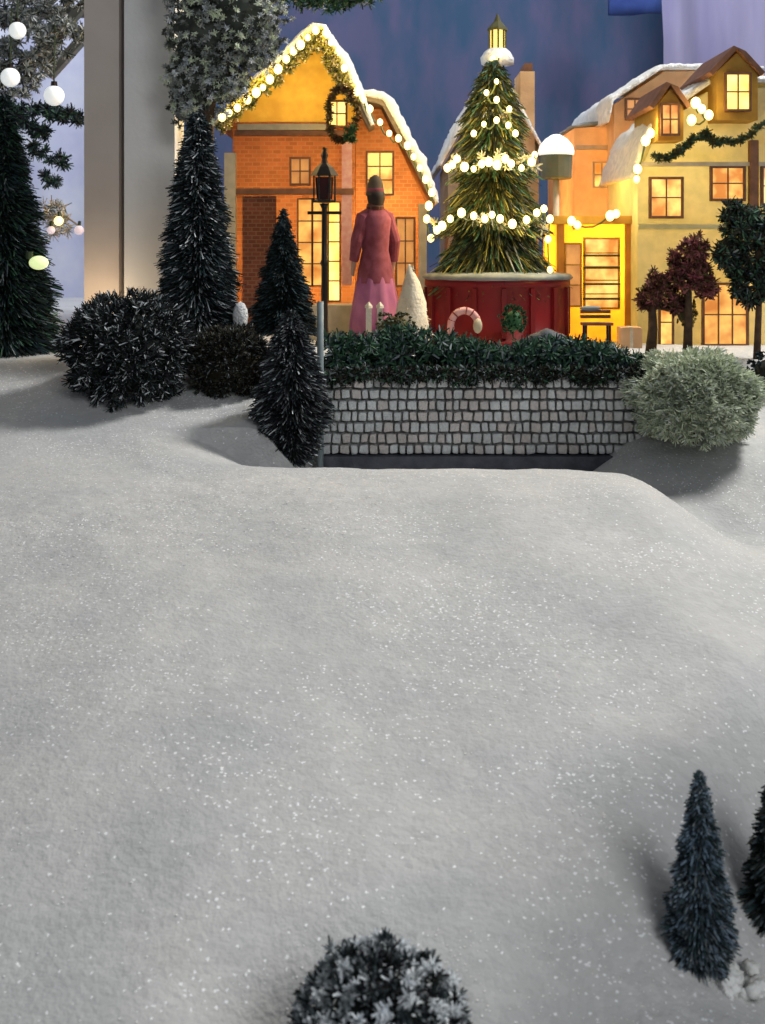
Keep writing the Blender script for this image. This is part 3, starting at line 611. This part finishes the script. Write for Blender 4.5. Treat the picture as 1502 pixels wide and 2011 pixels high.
bm = bmesh.new(); tube(bm, [(q.x-.10, Y2, z0-.06), (q.x+.10, Y2, z0-.06)], .010, 6); frombm('crossbar', bm, M['black'], sl)

# ---------------------------------------------------------------- person in burgundy
def skin_obj(name, verts, edges, rad, m, parent, sub=2):
    me = bpy.data.meshes.new(name+'_src'); me.from_pydata([tuple(v) for v in verts], edges, [])
    o = bpy.data.objects.new(name+'_src', me); C.objects.link(o)
    s = o.modifiers.new('s', 'SKIN'); o.modifiers.new('d', 'SUBSURF').levels = sub; o.modifiers['d'].render_levels = sub
    for i, r in enumerate(rad): me.skin_vertices[0].data[i].radius = (r, r) if not isinstance(r, tuple) else r
    me.skin_vertices[0].data[0].use_root = True
    dg = bpy.context.evaluated_depsgraph_get(); e = o.evaluated_get(dg); nm = bpy.data.meshes.new_from_object(e)
    bpy.data.objects.remove(o); nm.materials.clear(); nm.materials.append(m)
    nm.polygons.foreach_set('use_smooth', [True]*len(nm.polygons)); nm.name = name
    r = bpy.data.objects.new(name, nm); C.objects.link(r); r.parent = parent; return r
Yp = 7.45; q = P(737, 400, Yp); Hh = P(737, 350, Yp).z+.6-.02
per = thing('person', 'person in a burgundy coat and rose skirt with a brown hat, beside the street lamp', 'person', (q.x, Yp, -.6)); k = Hh/1.78
V = [(0, 0, .95), (0, 0, 1.15), (0, .01, 1.36), (0, 0, 1.50), (0, -.01, 1.60), (0, -.01, 1.70),
     (.17, 0, 1.40), (.27, .01, 1.15), (.29, -.05, .92), (.29, -.07, .86), (-.17, 0, 1.40), (-.27, .01, 1.15), (-.29, -.05, .92), (-.29, -.07, .86),
     (.09, 0, .90), (.10, -.01, .50), (.10, .01, .09), (.11, -.13, .04), (-.09, 0, .90), (-.10, -.01, .50), (-.10, .01, .09), (-.11, -.13, .04), (0, -.11, 1.60)]
E = [(0, 1), (1, 2), (2, 3), (3, 4), (4, 5), (2, 6), (6, 7), (7, 8), (8, 9), (2, 10), (10, 11), (11, 12), (12, 13), (0, 14), (14, 15), (15, 16), (16, 17), (0, 18), (18, 19), (19, 20), (20, 21), (4, 22)]
Rr = [.14, .12, .14, .055, .10, .075, .065, .05, .035, .03, .065, .05, .035, .03, .09, .06, .04, .035, .09, .06, .04, .035, .018]
for b0, s_ in ((9, 1), (13, -1)):
    for j, (dx, dy, dz) in enumerate(((-.022, -.02, -.075), (-.008, -.02, -.085), (.008, -.02, -.08), (.02, -.02, -.065), (-.035, -.035, -.035))):
        V.append((V[b0][0]+dx*s_, V[b0][1]+dy, V[b0][2]+dz)); E.append((b0, len(V)-1)); Rr.append(.011)
skinm = mat('skin_paint', (.45, .26, .18), .6)
skin_obj('body', [Vector(v)*k for v in V], E, [r*k for r in Rr], skinm, per)
def lathe_child(name, prof, m, fold=0, n=32, cy=0, parent=per, sq=.8):
    bm = bmesh.new(); rings = []
    for r, z in prof:
        rings.append([bm.verts.new((math.cos(2*math.pi*i/n)*r*k*(1+fold*math.sin(i*2*math.pi*9/n)*max(0, 1-z)), (cy+math.sin(2*math.pi*i/n)*r*sq*(1+fold*math.sin(i*2*math.pi*9/n)*max(0, 1-z)))*k, z*k)) for i in range(n)])
    for i in range(len(rings)-1):
        for j in range(n): bm.faces.new((rings[i][j], rings[i][(j+1) % n], rings[i+1][(j+1) % n], rings[i+1][j]))
    bm.verts.ensure_lookup_table(); vv = [tuple(x.co) for x in bm.verts]; bm.verts.index_update(); ffc = [[x.index for x in p.verts] for p in bm.faces]; bm.free()
    me = bpy.data.meshes.new(name); me.from_pydata(vv, [], ffc); me.materials.append(m); me.polygons.foreach_set('use_smooth', [True]*len(me.polygons))
    o = bpy.data.objects.new(name, me); C.objects.link(o); o.parent = parent; return o
M['burg'] = mat('burgundy_wool', (.20, .04, .05), .85, (.28, .07, .09), 20); M['rose'] = mat('rose_cloth', (.50, .17, .25), .85, (.32, .09, .20), 6)
M['hat'] = mat('brown_felt', (.085, .06, .04), .9, (.12, .085, .05), 15)
lathe_child('skirt', [(.34, .05), (.33, .3), (.28, .6), (.22, .85), (.17, 1.02)], M['rose'], .16)
lathe_child('coat', [(.255, .70), (.235, .85), (.18, 1.05), (.20, 1.25), (.225, 1.38), (.15, 1.46), (.085, 1.51), (.075, 1.53)], M['burg'], .05)
for s in (-1, 1):
    me_pts = [Vector((s*.10, 0, 1.43)), Vector((s*.18, 0, 1.39)), Vector((s*.275, .01, 1.15)), Vector((s*.29, -.045, .94))]
    bm = bmesh.new(); tube(bm, [p*k for p in me_pts], [.07*k, .092*k, .082*k, .062*k], 12)
    me = bpy.data.meshes.new('sleeve'); bm.to_mesh(me); bm.free(); me.materials.append(M['burg']); o = bpy.data.objects.new('sleeve', me); C.objects.link(o); o.parent = per
    for fi in range(4):
        pass
lathe_child('hat', [(.125, 1.63), (.128, 1.645), (.112, 1.68), (.10, 1.76), (.075, 1.82), (.02, 1.85)], M['hat'], 0, sq=1)
lathe_child('hat_band', [(.114, 1.672), (.116, 1.676), (.112, 1.705), (.109, 1.708)], M['burg'], 0, sq=1)
lathe_child('scarf', [(.09, 1.46), (.12, 1.49), (.11, 1.54), (.08, 1.56)], M['brickdark'], 0, sq=1)
lathe_child('hair', [(.03, 1.47), (.06, 1.475), (.085, 1.50), (.095, 1.53), (.118, 1.60), (.112, 1.66), (.06, 1.68)], mat('dark_hair', (.03, .018, .012), .7), 0, cy=.022, sq=1)
for s in (-1, 1):
    bm = bmesh.new(); ball(bm, (s*.032*k, -.105*k, 1.625*k), .010*k, 1); me = bpy.data.meshes.new('eye'); bm.to_mesh(me); bm.free(); me.materials.append(M['black']); o = bpy.data.objects.new('eye', me); C.objects.link(o); o.parent = per
per.rotation_euler = (0, 0, math.radians(205)); per.scale = (.80, .85, 1)

# ---------------------------------------------------------------- small things along the hedge
def snow_cone(name, label, px, pyb, pyt, Y, wpx, m, cat):
    b = P(px, pyb, Y); t = P(px, pyt, Y); R = wpx/2/F*b.y; o = thing(name, label, cat, (b.x, Y, min(b.z, -.6)))
    bm = bmesh.new(); hh = t.z-b.z; lathe(bm, b, [(R*.9, -.05), (R, .02), (R*.82, hh*.3), (R*.70, hh*.45), (R*.42, hh*.75), (R*.10, hh*.97), (.003, hh)], 20, .06)
    for v in bm.verts: v.co += Vector((noise.noise(v.co*18), 0, noise.noise(v.co*18+Vector((4, 4, 4)))))*.02
    frombm('snow_crown', bm, m, o, True); Aa, Bb = cone_pts(b, hh, R*1.05, 1800, .2); foliage('needles', Aa, Bb, .010, [m, M['olive']], [.85, .15], o)
    stem(o, (b.x, Y, -.62), b, .02, .02); return o
snow_cone('snowy_cone_tree', 'small cream snow-covered cone tree between the person and the red stand', 808, 662, 520, 7.2, 78, M['creamsnow'], 'tree')
brush_ball('olive_bush', 'small olive bush at the foot of the cream cone tree', 776, 640, 6.95, 36, [M['olive'], M['palegrn2'], M['brn2']], [.6, .2, .2], 1800, .011, (1.15, 1, .8), coremat=M['olive'])
for (x, lab) in [(724, 'pale picket post at the foot of the person, left of its twin'), (746, 'pale picket post at the foot of the person, right of its twin')]:
    o = thing('picket_post', lab, 'post', (P(x, 640, 7.0).x, 7.0, -.6), 'pale picket posts'); a = P(x, 605, 7.0)
    bm = bmesh.new(); box(bm, (a.x, 7.0, (a.z-.6)/2), (.032, .03, a.z+.6)); frombm('shaft', bm, M['creamsnow'], o)
    bm = bmesh.new(); lathe(bm, (a.x, 7.0, a.z), [(.022, 0), (.022, .012), (.003, .035)], 4); frombm('cap', bm, M['creamsnow'], o)
a = P(470, 640, 6.3); o = thing('white_post', 'short white snow-topped post between the tall conifer and the small cone tree', 'post', (a.x, 6.3, G(a.x, 6.3)))
bm = bmesh.new(); box(bm, (a.x, 6.3, (a.z+G(a.x, 6.3))/2), (.055, .055, a.z-G(a.x, 6.3))); frombm('shaft', bm, M['paletrim'], o)
bm = bmesh.new(); ball(bm, a+Vector((.005, 0, .05)), .05, 2, (.8, .8, 1.5)); frombm('snow_cap', bm, M['roofsnow'], o, True)

# ---------------------------------------------------------------- red drum stand and Christmas tree
Y3 = 7.95; c = P(976, 560, Y3); Rd = 142/F*c.y; zt3 = P(976, 548, Y3-Rd).z
st = thing('tree_stand', 'round dark red stand with a snowy rim under the Christmas tree', 'stand', (c.x, Y3, -.6))
hh = zt3+.6
bm = bmesh.new(); lathe(bm, (c.x, Y3, -.6), [(Rd*1.02, 0), (Rd*1.02, .04), (Rd*.97, .05), (Rd*.97, hh-.06), (Rd*1.0, hh-.05), (Rd*1.0, hh-.01)], 48); frombm('drum', bm, M['red'], st, True)
bm = bmesh.new()
for i in range(16):
    a = i*math.pi/8; box(bm, (c.x+math.cos(a)*Rd*.975, Y3+math.sin(a)*Rd*.975, -.6+hh/2), (.03, .03, hh-.12), Matrix.Rotation(a, 3, 'Z'))
frombm('ribs', bm, mat('dark_red_enamel', (.15, .006, .008), .5), st)
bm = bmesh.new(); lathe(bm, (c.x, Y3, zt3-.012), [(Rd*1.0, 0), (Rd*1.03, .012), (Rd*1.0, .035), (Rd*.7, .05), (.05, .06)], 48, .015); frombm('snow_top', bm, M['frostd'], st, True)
wy = Y3-Rd-.03
o = thing('ribbon_arch', 'small pink candy-striped arch standing in front of the red stand', 'arch', tuple(P(912, 650, 7.35)))
bm = bmesh.new(); tube(bm, [P(912+27*math.cos(t), 640-30*math.sin(t), 7.35)+Vector((0, .01*math.sin(t*9), 0)) for t in [i*math.pi/12 for i in range(13)]]+[Vector((P(885, 640, 7.35).x, 7.35, -.6))], .022, 8); frombm('ribbon', bm, M['pink'], o, True)
pp = [P(912+27*math.cos(t), 640-30*math.sin(t), 7.35) for t in [i*math.pi/36 for i in range(37)]]
bm = bmesh.new()
for i in range(1, 36, 5): tube(bm, [pp[i]+Vector((0, 0, 0)), pp[i+1]], .0245, 8)
frombm('stripe', bm, M['red'], o)
bm = bmesh.new(); ball(bm, P(938, 640, 7.32), .035, 2, (.8, .8, 1.3)); frombm('bow', bm, M['paletrim'], o, True)
brush_ball('green_shrub', 'small bright green shrub in front of the red stand', 1008, 630, 7.2, 27, [M['grnb'], M['grn']], [.8, .2], 1800, .012, (1, 1, 1.15), coremat=M['grnb'])
ct = thing('christmas_tree', 'tiered dark Christmas tree hung with warm lights on the red stand', 'tree', (P(968, 540, Y3).x, Y3, zt3))
tx = P(968, 500, Y3).x; AA = []; BB = []
for (pyt, pyb, wr_, n) in [(438, 540, 246, 7000), (330, 436, 204, 5600), (232, 335, 160, 4200), (150, 246, 128, 3600)]:
    a = P(968, pyb, Y3); t = P(968, pyt-30, Y3); Aa, Bb = cone_pts((tx, Y3, a.z), t.z-a.z, wr_/2/F*a.y, n, .30, lambda t: (1-t)**.55*.95+.10); AA.append(Aa); BB.append(Bb)
foliage('crown', np.concatenate(AA), np.concatenate(BB), .010, [M['olive'], M['yelgrn'], M['dk'], M['grn'], M['grnb'], M['frostd']], [.34, .10, .22, .22, .08, .04], ct)
stem(ct, (tx, Y3, zt3), (tx, Y3, P(968, 150, Y3).z), .05, .01)
cs = []
for (py, w_, k_) in [(438, 110, 26), (322, 82, 36), (238, 50, 14)]:
    for i in range(k_):
        a = rnd.uniform(0, 2*math.pi); cc = P(968, py+rnd.uniform(-12, 12), Y3); r = w_/F*cc.y*rnd.uniform(.7, 1.05); cs.append((tx+r*math.cos(a), Y3+r*math.sin(a), cc.z))
Aa, Bb = clump_pts(cs, .046, 26); foliage('snow_tufts', Aa, Bb, .013, [M['creamsnow'], M['palegrn'], M['frostd']], [.45, .35, .2], ct)
lights('string of warm bulbs round the upper tier of the Christmas tree', [(878, 330), (888, 324), (897, 312), (912, 328), (930, 332), (946, 322), (960, 318), (976, 324), (992, 312), (1004, 322), (1024, 330), (1044, 318), (1050, 304)], Y3-.36, 8, group='warm string lights')
lights('string of small warm bulbs climbing the top tier of the Christmas tree', [(930, 262), (950, 244), (975, 236), (998, 246), (1012, 262), (1000, 214), (975, 196), (955, 182), (975, 160)], Y3-.30, 6, group='warm string lights')
lights('string of warm bulbs round the lower tier of the Christmas tree', [(858, 452), (868, 444), (884, 430), (906, 418), (930, 424), (952, 430), (966, 422), (982, 430), (1006, 440), (1034, 432), (1054, 418), (1068, 410), (1080, 430), (1076, 470), (1080, 530)], Y3-.46, 8, group='warm string lights')

# --- tan house with cupola behind the tree
Y4 = 9.4
h = thing('cupola_house', 'tan gabled house with a yellow lit cupola behind the Christmas tree', 'house', (P(970, 660, Y4).x, Y4, -.6))
v, f = shell([(880, 672), (880, 320), (972, 150), (1058, 290), (1058, 672)], Y4, 10.8); raw('wall', v, f, M['greywall'], h)
slab('roof', [(868, 330), (972, 142), (1068, 305)], Y4-.1, 10.9, .03, M['shingle'], h)
slab('roof_snow', [(866, 326), (972, 134), (1070, 303)], Y4-.13, 10.95, .05, M['roofsnow'], h, .5, 34, 8)
bm = bmesh.new(); boxpx(bm, 1022, 140, 1050, 330, Y4-.12, Y4+.3); ch = frombm('chimney', bm, M['tanwall'], h)
bm = bmesh.new(); boxpx(bm, 1030, 124, 1046, 141, Y4-.08, Y4+.2); frombm('chimney_pot', bm, M['trim'], ch)
q = P(978, 120, Y4); rC = 21/F*q.y
cu = None
bm = bmesh.new(); lathe(bm, (q.x, Y4+.05, q.z-.02), [(rC*1.5, 0), (rC*1.6, .05), (rC*1.2, .10), (rC*.9, .12)], 10, .04); cu = frombm('cupola', bm, M['roofsnow'], h, True)
zc0 = q.z+.09; zc1 = P(978, 58, Y4).z
bm = bmesh.new(); lathe(bm, (q.x, Y4+.05, zc0), [(rC*.72, 0), (rC*.72, zc1-zc0)], 8); frombm('lantern', bm, mat('cupola_glass', (.5, .4, .1), .5, emit=1.2, ecol=(1, .75, .22)), cu)
bm = bmesh.new(); lathe(bm, (q.x, Y4+.05, zc1), [(rC*1.0, 0), (rC*.9, .02), (rC*.35, .07), (.004, .13)], 8)
for i in range(8):
    a = i*math.pi/4; box(bm, (q.x+rC*.74*math.cos(a), Y4+.05+rC*.74*math.sin(a), (zc0+zc1)/2), (.014, .014, zc1-zc0))
frombm('cupola_roof', bm, M['olive'], cu)
window(h, 948, 350, 992, 420, Y4, 'pane', 'trim', 1, 1, 4)
lamp('cupola_house_light', (q.x, 10.0, P(970, 400, 10).z), 4)
lights('pair of bright bulbs at the base of the cupola', [(968, 116), (982, 108)], Y4-.14, 7, group='warm string lights')

# --- lamp with white glowing cap
Y5 = 8.7; q = P(1092, 330, Y5)
o = thing('globe_lamp', 'lamp post with a glowing white domed top and grey housing beside the Christmas tree', 'street lamp', (q.x, Y5, -.6))
R5 = 35/F*q.y; zb5 = P(1092, 304, Y5).z
bm = bmesh.new(); lathe(bm, (q.x, Y5, zb5), [(R5, 0), (R5*1.02, .025), (R5*.92, .065), (R5*.62, .11), (R5*.25, .14), (.006, .145)], 24); frombm('dome', bm, mat('white_dome_glass', (1, 1, 1), .4, emit=.65, ecol=(.93, 1, .98)), o, True)
z5 = P(1092, 352, Y5).z
bm = bmesh.new(); lathe(bm, (q.x, Y5, z5), [(R5*.80, 0), (R5*.88, .01), (R5*.92, zb5-z5-.004)], 16); frombm('housing', bm, mat('grey_green_metal', (.07, .095, .08), .5, (.10, .12, .10), 8), o)
bm = bmesh.new(); lathe(bm, (q.x, Y5, -.6), [(.06, 0), (.03, .08), (.022, .2), (.022, z5+.6)], 10); frombm('post', bm, M['paletrim'], o, True)

# --- tall tan building behind, snowy roof block
Y6 = 9.3
h = thing('tan_building', 'plain tan building glowing amber behind the yellow kiosk', 'building', (P(1210, 660, Y6).x, Y6, -.6))
v, f = shell([(1128, 672), (1128, 252), (1208, 246), (1290, 246), (1290, 672)], Y6, 10.8); raw('wall', v, f, M['tanwall'], h)
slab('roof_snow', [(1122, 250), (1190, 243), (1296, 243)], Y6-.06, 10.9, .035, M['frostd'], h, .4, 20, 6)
band(h, 1132, 285, 1288, 293, Y6, 'paletrim')
window(h, 1168, 320, 1196, 366, Y6, 'pane', 'paletrim', 1, 1, 3)
lamp('tan_building_light', (P(1215, 420, Y6).x, 9.75, P(1215, 440, 9.75).z), 72, (1, .78, .40))
h = thing('grey_roofed_building', 'building with a stepped grey snowy roof rising behind the cream building', 'building', (P(1330, 650, 9.0).x, 9.0, -.6))
v, f = shell([(1206, 664), (1206, 205), (1268, 165), (1305, 140), (1500, 140), (1500, 664)], 9.0, 10.6); raw('wall', v, f, M['tanwall'], h)
slab('roof_snow', [(1196, 240), (1204, 198), (1266, 158), (1302, 134), (1500, 134)], 8.92, 10.7, .045, M['roofsnow'], h, .4, 40, 8)
window(h, 1232, 196, 1262, 232, 9.0, 'paned', 'trim', 1, 1, 4)
lamp('grey_roofed_building_light', (P(1240, 260, 9.0).x, 9.6, P(1240, 300, 9.6).z), 22, (1, .68, .3))

# --- yellow kiosk
Y7 = 8.15
h = thing('yellow_kiosk', 'glowing yellow kiosk with shelves, right of the red stand', 'kiosk', (P(1170, 675, Y7).x, Y7, -.6))
v, f = shell([(1092, 690), (1092, 438), (1246, 438), (1246, 690)], Y7, 8.8); raw('wall', v, f, M['yellow'], h)
band(h, 1086, 424, 1250, 440, Y7, 'gable', 'fascia', .07); band(h, 1228, 440, 1246, 640, Y7, 'gable', 'side_frame', .03); band(h, 1094, 440, 1108, 640, Y7, 'gable', 'side_frame', .03)
wq = window(h, 1150, 470, 1214, 604, Y7, 'pane', 'gable', 0, 4, 4); 
for y in (500, 524, 556, 585): band(h, 1146, y, 1218, y+4, Y7-.02, 'brn2', 'shelf', .035)
window(h, 1112, 480, 1140, 600, Y7, 'paned', 'gable', 0, 2, 3)
lamp('kiosk_light', (P(1190, 520, Y7).x, 8.5, P(1190, 500, 8.5).z), 38, (1, .74, .16)); 
lights('pair of bright bulbs above the front of the yellow kiosk', [(1122, 434), (1134, 442), (1198, 424), (1210, 420)], Y7-.12, 9, group='warm string lights')

# --- cream building at the right
Y8 = 7.9
h = thing('cream_building', 'cream building with two dormers and lit windows at the right edge', 'building', (P(1400, 690, Y8).x, Y8, -.6))
v, f = shell([(1252, 698), (1252, 345), (1290, 262), (1352, 208), (1400, 172), (1640, 172), (1640, 698)], Y8, 8.9); raw('wall', v, f, M['cream'], h)
slab('roof_snow', [(1242, 350), (1284, 254), (1350, 196), (1402, 160), (1642, 160)], Y8-.05, 9.0, .05, M['roofsnow'], h, .4, 40, 10)
def dormer(x0, x1, yp, ye, yb, wr_, pm):
    Yd = Y8-.22; v, f = shell([(x0, yb), (x0, ye), ((x0+x1)/2, yp+8), (x1, ye), (x1, yb)], Yd, Y8+.5); d = raw('dormer', v, f, M['gable'], h)
    slab('dormer_roof', [(x0-8, ye+8), ((x0+x1)/2, yp), (x1+8, ye+8)], Yd-.05, Y8+.5, .030, M['trim'], d, n=10, md=2)
    window(d, *wr_, Yd, pm, 'trim', 1, 1, 4)
dormer(1292, 1342, 166, 205, 276, (1302, 206, 1332, 262), 'pane'); dormer(1408, 1488, 96, 140, 236, (1428, 146, 1472, 214), 'paneh')
window(h, 1280, 352, 1338, 424, Y8, 'pane', 'trim', 1, 1, 5); window(h, 1400, 330, 1460, 390, Y8, 'pane', 'trim', 1, 1, 5)
window(h, 1384, 560, 1466, 676, Y8, 'door', 'trim', 2, 1, 5, name='shop_window'); window(h, 1218+80, 590, 1320, 676, Y8, 'pane', 'trim', 0, 1, 4)
band(h, 1254, 318, 1640, 326, Y8, 'paletrim', 'cornice', .04); band(h, 1254, 440, 1640, 450, Y8, 'cream', 'cornice', .05)
band(h, 1474, 275, 1490, 440, Y8, 'trim', 'drainpipe', .06)
window(h, 1500, 330, 1560, 400, Y8, 'pane', 'trim', 1, 1, 5)
lamp('cream_building_light', (P(1330, 380, Y8).x, 8.35, P(1330, 330, 8.35).z), 13, (1, .72, .25)); lamp('cream_building_light', (P(1440, 560, Y8).x, 8.4, P(1440, 600, 8.4).z), 10, (1, .66, .2))
lights('bright bulbs along the left roof edge of the cream building', [(1278, 262), (1268, 276), (1252, 332), (1250, 352)], Y8-.12, 9, group='warm string lights')
lights('bright bulbs on the roof between the two dormers', [(1366, 202), (1378, 214), (1392, 226), (1358, 236)], Y8-.25, 10, group='warm string lights')
ga = thing('garland', 'dark green garland swagged across the cream building under its dormers', 'garland', tuple(P(1400, 270, Y8-.3)))
cs = []; path = [(1286, 310), (1320, 308), (1345, 288), (1362, 270), (1388, 262), (1398, 282), (1430, 276), (1465, 272), (1502, 238), (1560, 262)]
for i in range(len(path)-1):
    for k_ in range(9): t = k_/9; cs.append(tuple(P(path[i][0]*(1-t)+path[i+1][0]*t+rnd.uniform(-4, 4), path[i][1]*(1-t)+path[i+1][1]*t+rnd.uniform(-5, 5), Y8-.30)))
Aa, Bb = clump_pts(cs, .033, 30); foliage('foliage', Aa, Bb, .010, [M['grn'], M['olive'], M['brn2']], [.45, .35, .25], ga)
bm = bmesh.new(); tube(bm, [P(x, y, Y8-.30) for x, y in path], .010, 6); frombm('cord', bm, M['wire'], ga)

# --- broad tree at the right edge
def leafy(name, label, blobs, Y, rad, each, w, mats, fr, tx_, tz, r0, top, cat='tree'):
    b = P(tx_, 600, Y); o = thing(name, label, cat, (b.x, Y, -.6)); cs = []
    for (x, y, r, k_) in blobs: c = P(x, y, Y); cs += [tuple(q) for q in sph(c, r/F*c.y, k_)]
    Aa, Bb = clump_pts(cs, rad, each); foliage('crown', Aa, Bb, w, mats, fr, o); stem(o, (b.x, Y, -.62), P(*top, Y), r0, r0*.6)
    for i in range(5):
        c = cs[rnd.randrange(len(cs))]; bm = bmesh.new(); tube(bm, [P(top[0], top[1]+10, Y), Vector(c)], [r0*.5, r0*.2], 6); frombm('branch', bm, M['bark'], o)
    return o
leafy('leafy_tree', 'dark green round-crowned tree on a thin trunk at the right edge', [(1465, 440, 46, 60), (1440, 500, 40, 48), (1500, 500, 56, 70), (1470, 560, 48, 50), (1540, 440, 50, 40), (1430, 420, 22, 10)], 7.0, .052, 26, .012, [M['grn'], M['brn'], M['dkt'], M['frostd'], M['dk']], [.3, .25, .1, .05, .3], 1486, 0, .022, (1486, 480))
leafy('maroon_tree', 'small maroon-leaved tree beside the broad green tree, taller of two', [(1365, 490, 30, 46), (1355, 540, 38, 60), (1382, 560, 26, 26), (1332, 515, 22, 18)], 7.05, .040, 24, .011, [M['marn'], M['marn2'], M['olive']], [.5, .35, .12], 1350, 0, .030, (1352, 560))
leafy('maroon_bush_tree', 'small maroon and brown tree right of the yellow kiosk, shorter of two', [(1298, 558, 34, 48), (1278, 590, 28, 30), (1325, 592, 26, 26)], 7.1, .038, 24, .011, [M['marn2'], M['brn2'], M['marn']], [.4, .35, .25], 1277, 0, .034, (1280, 590))
brush_ball('yellow_shrub', 'upright olive yellow shrub between the two maroon trees', 1345, 612, 7.2, 26, [M['olive'], M['gable'], M['brn2']], [.5, .25, .25], 1500, .011, (.9, 1, 1.4), coremat=M['olive'])
# small bench
o = thing('bench', 'tiny dark brown bench with snow on its back, in front of the yellow kiosk', 'bench', (P(1172, 640, 7.3).x, 7.3, -.6)); a = P(1172, 636, 7.3); b1 = P(1142, 636, 7.3).x; b2_ = P(1202, 636, 7.3).x
bm = bmesh.new(); box(bm, (a.x, 7.3, a.z), (b2_-b1, .09, .016)); frombm('seat', bm, M['trim'], o)
bm = bmesh.new(); [box(bm, (a.x, 7.35, a.z+z), (b2_-b1, .012, .020)) for z in (.04, .07)]; frombm('backrest', bm, M['trim'], o)
for x in (b1+.02, b2_-.02):
    for y in (7.27, 7.34):
        bm = bmesh.new(); box(bm, (x, y, (a.z-.6)/2), (.014, .014, a.z+.6)); frombm('leg', bm, M['black'], o)
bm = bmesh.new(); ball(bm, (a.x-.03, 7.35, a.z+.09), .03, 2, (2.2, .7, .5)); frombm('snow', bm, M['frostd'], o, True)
a = P(1236, 655, 7.5); o = thing('parcel', 'small peach parcel lit warm between the kiosk and the maroon trees', 'parcel', (a.x, 7.5, -.6))
bm = bmesh.new(); box(bm, (a.x, 7.5, -.6+(a.z+.6+.04)/2), (.13, .12, a.z+.6+.04)); bmesh.ops.bevel(bm, geom=bm.edges[:], offset=.008, segments=2); frombm('carton', bm, mat('peach_paper', (.75, .45, .24), .6, (.65, .38, .2), 8), o)
bm = bmesh.new(); box(bm, (a.x, 7.5, -.6+(a.z+.64)/2), (.02, .125, a.z+.646)); frombm('ribbon', bm, M['creamsnow'], o)
a = P(1072, 655, 6.85); bm = bmesh.new(); vs = ball(bm, (a.x, 6.85, -.55), .10, 3, (1.2, .8, 1.1))
for v in vs: v.co += (v.co-Vector((a.x, 6.85, -.55)))*.25*noise.noise(v.co*16)
setp(frombm('stone', bm, M['slateshade'], None, True), 'small blue grey stone in front of the red stand', 'stone')
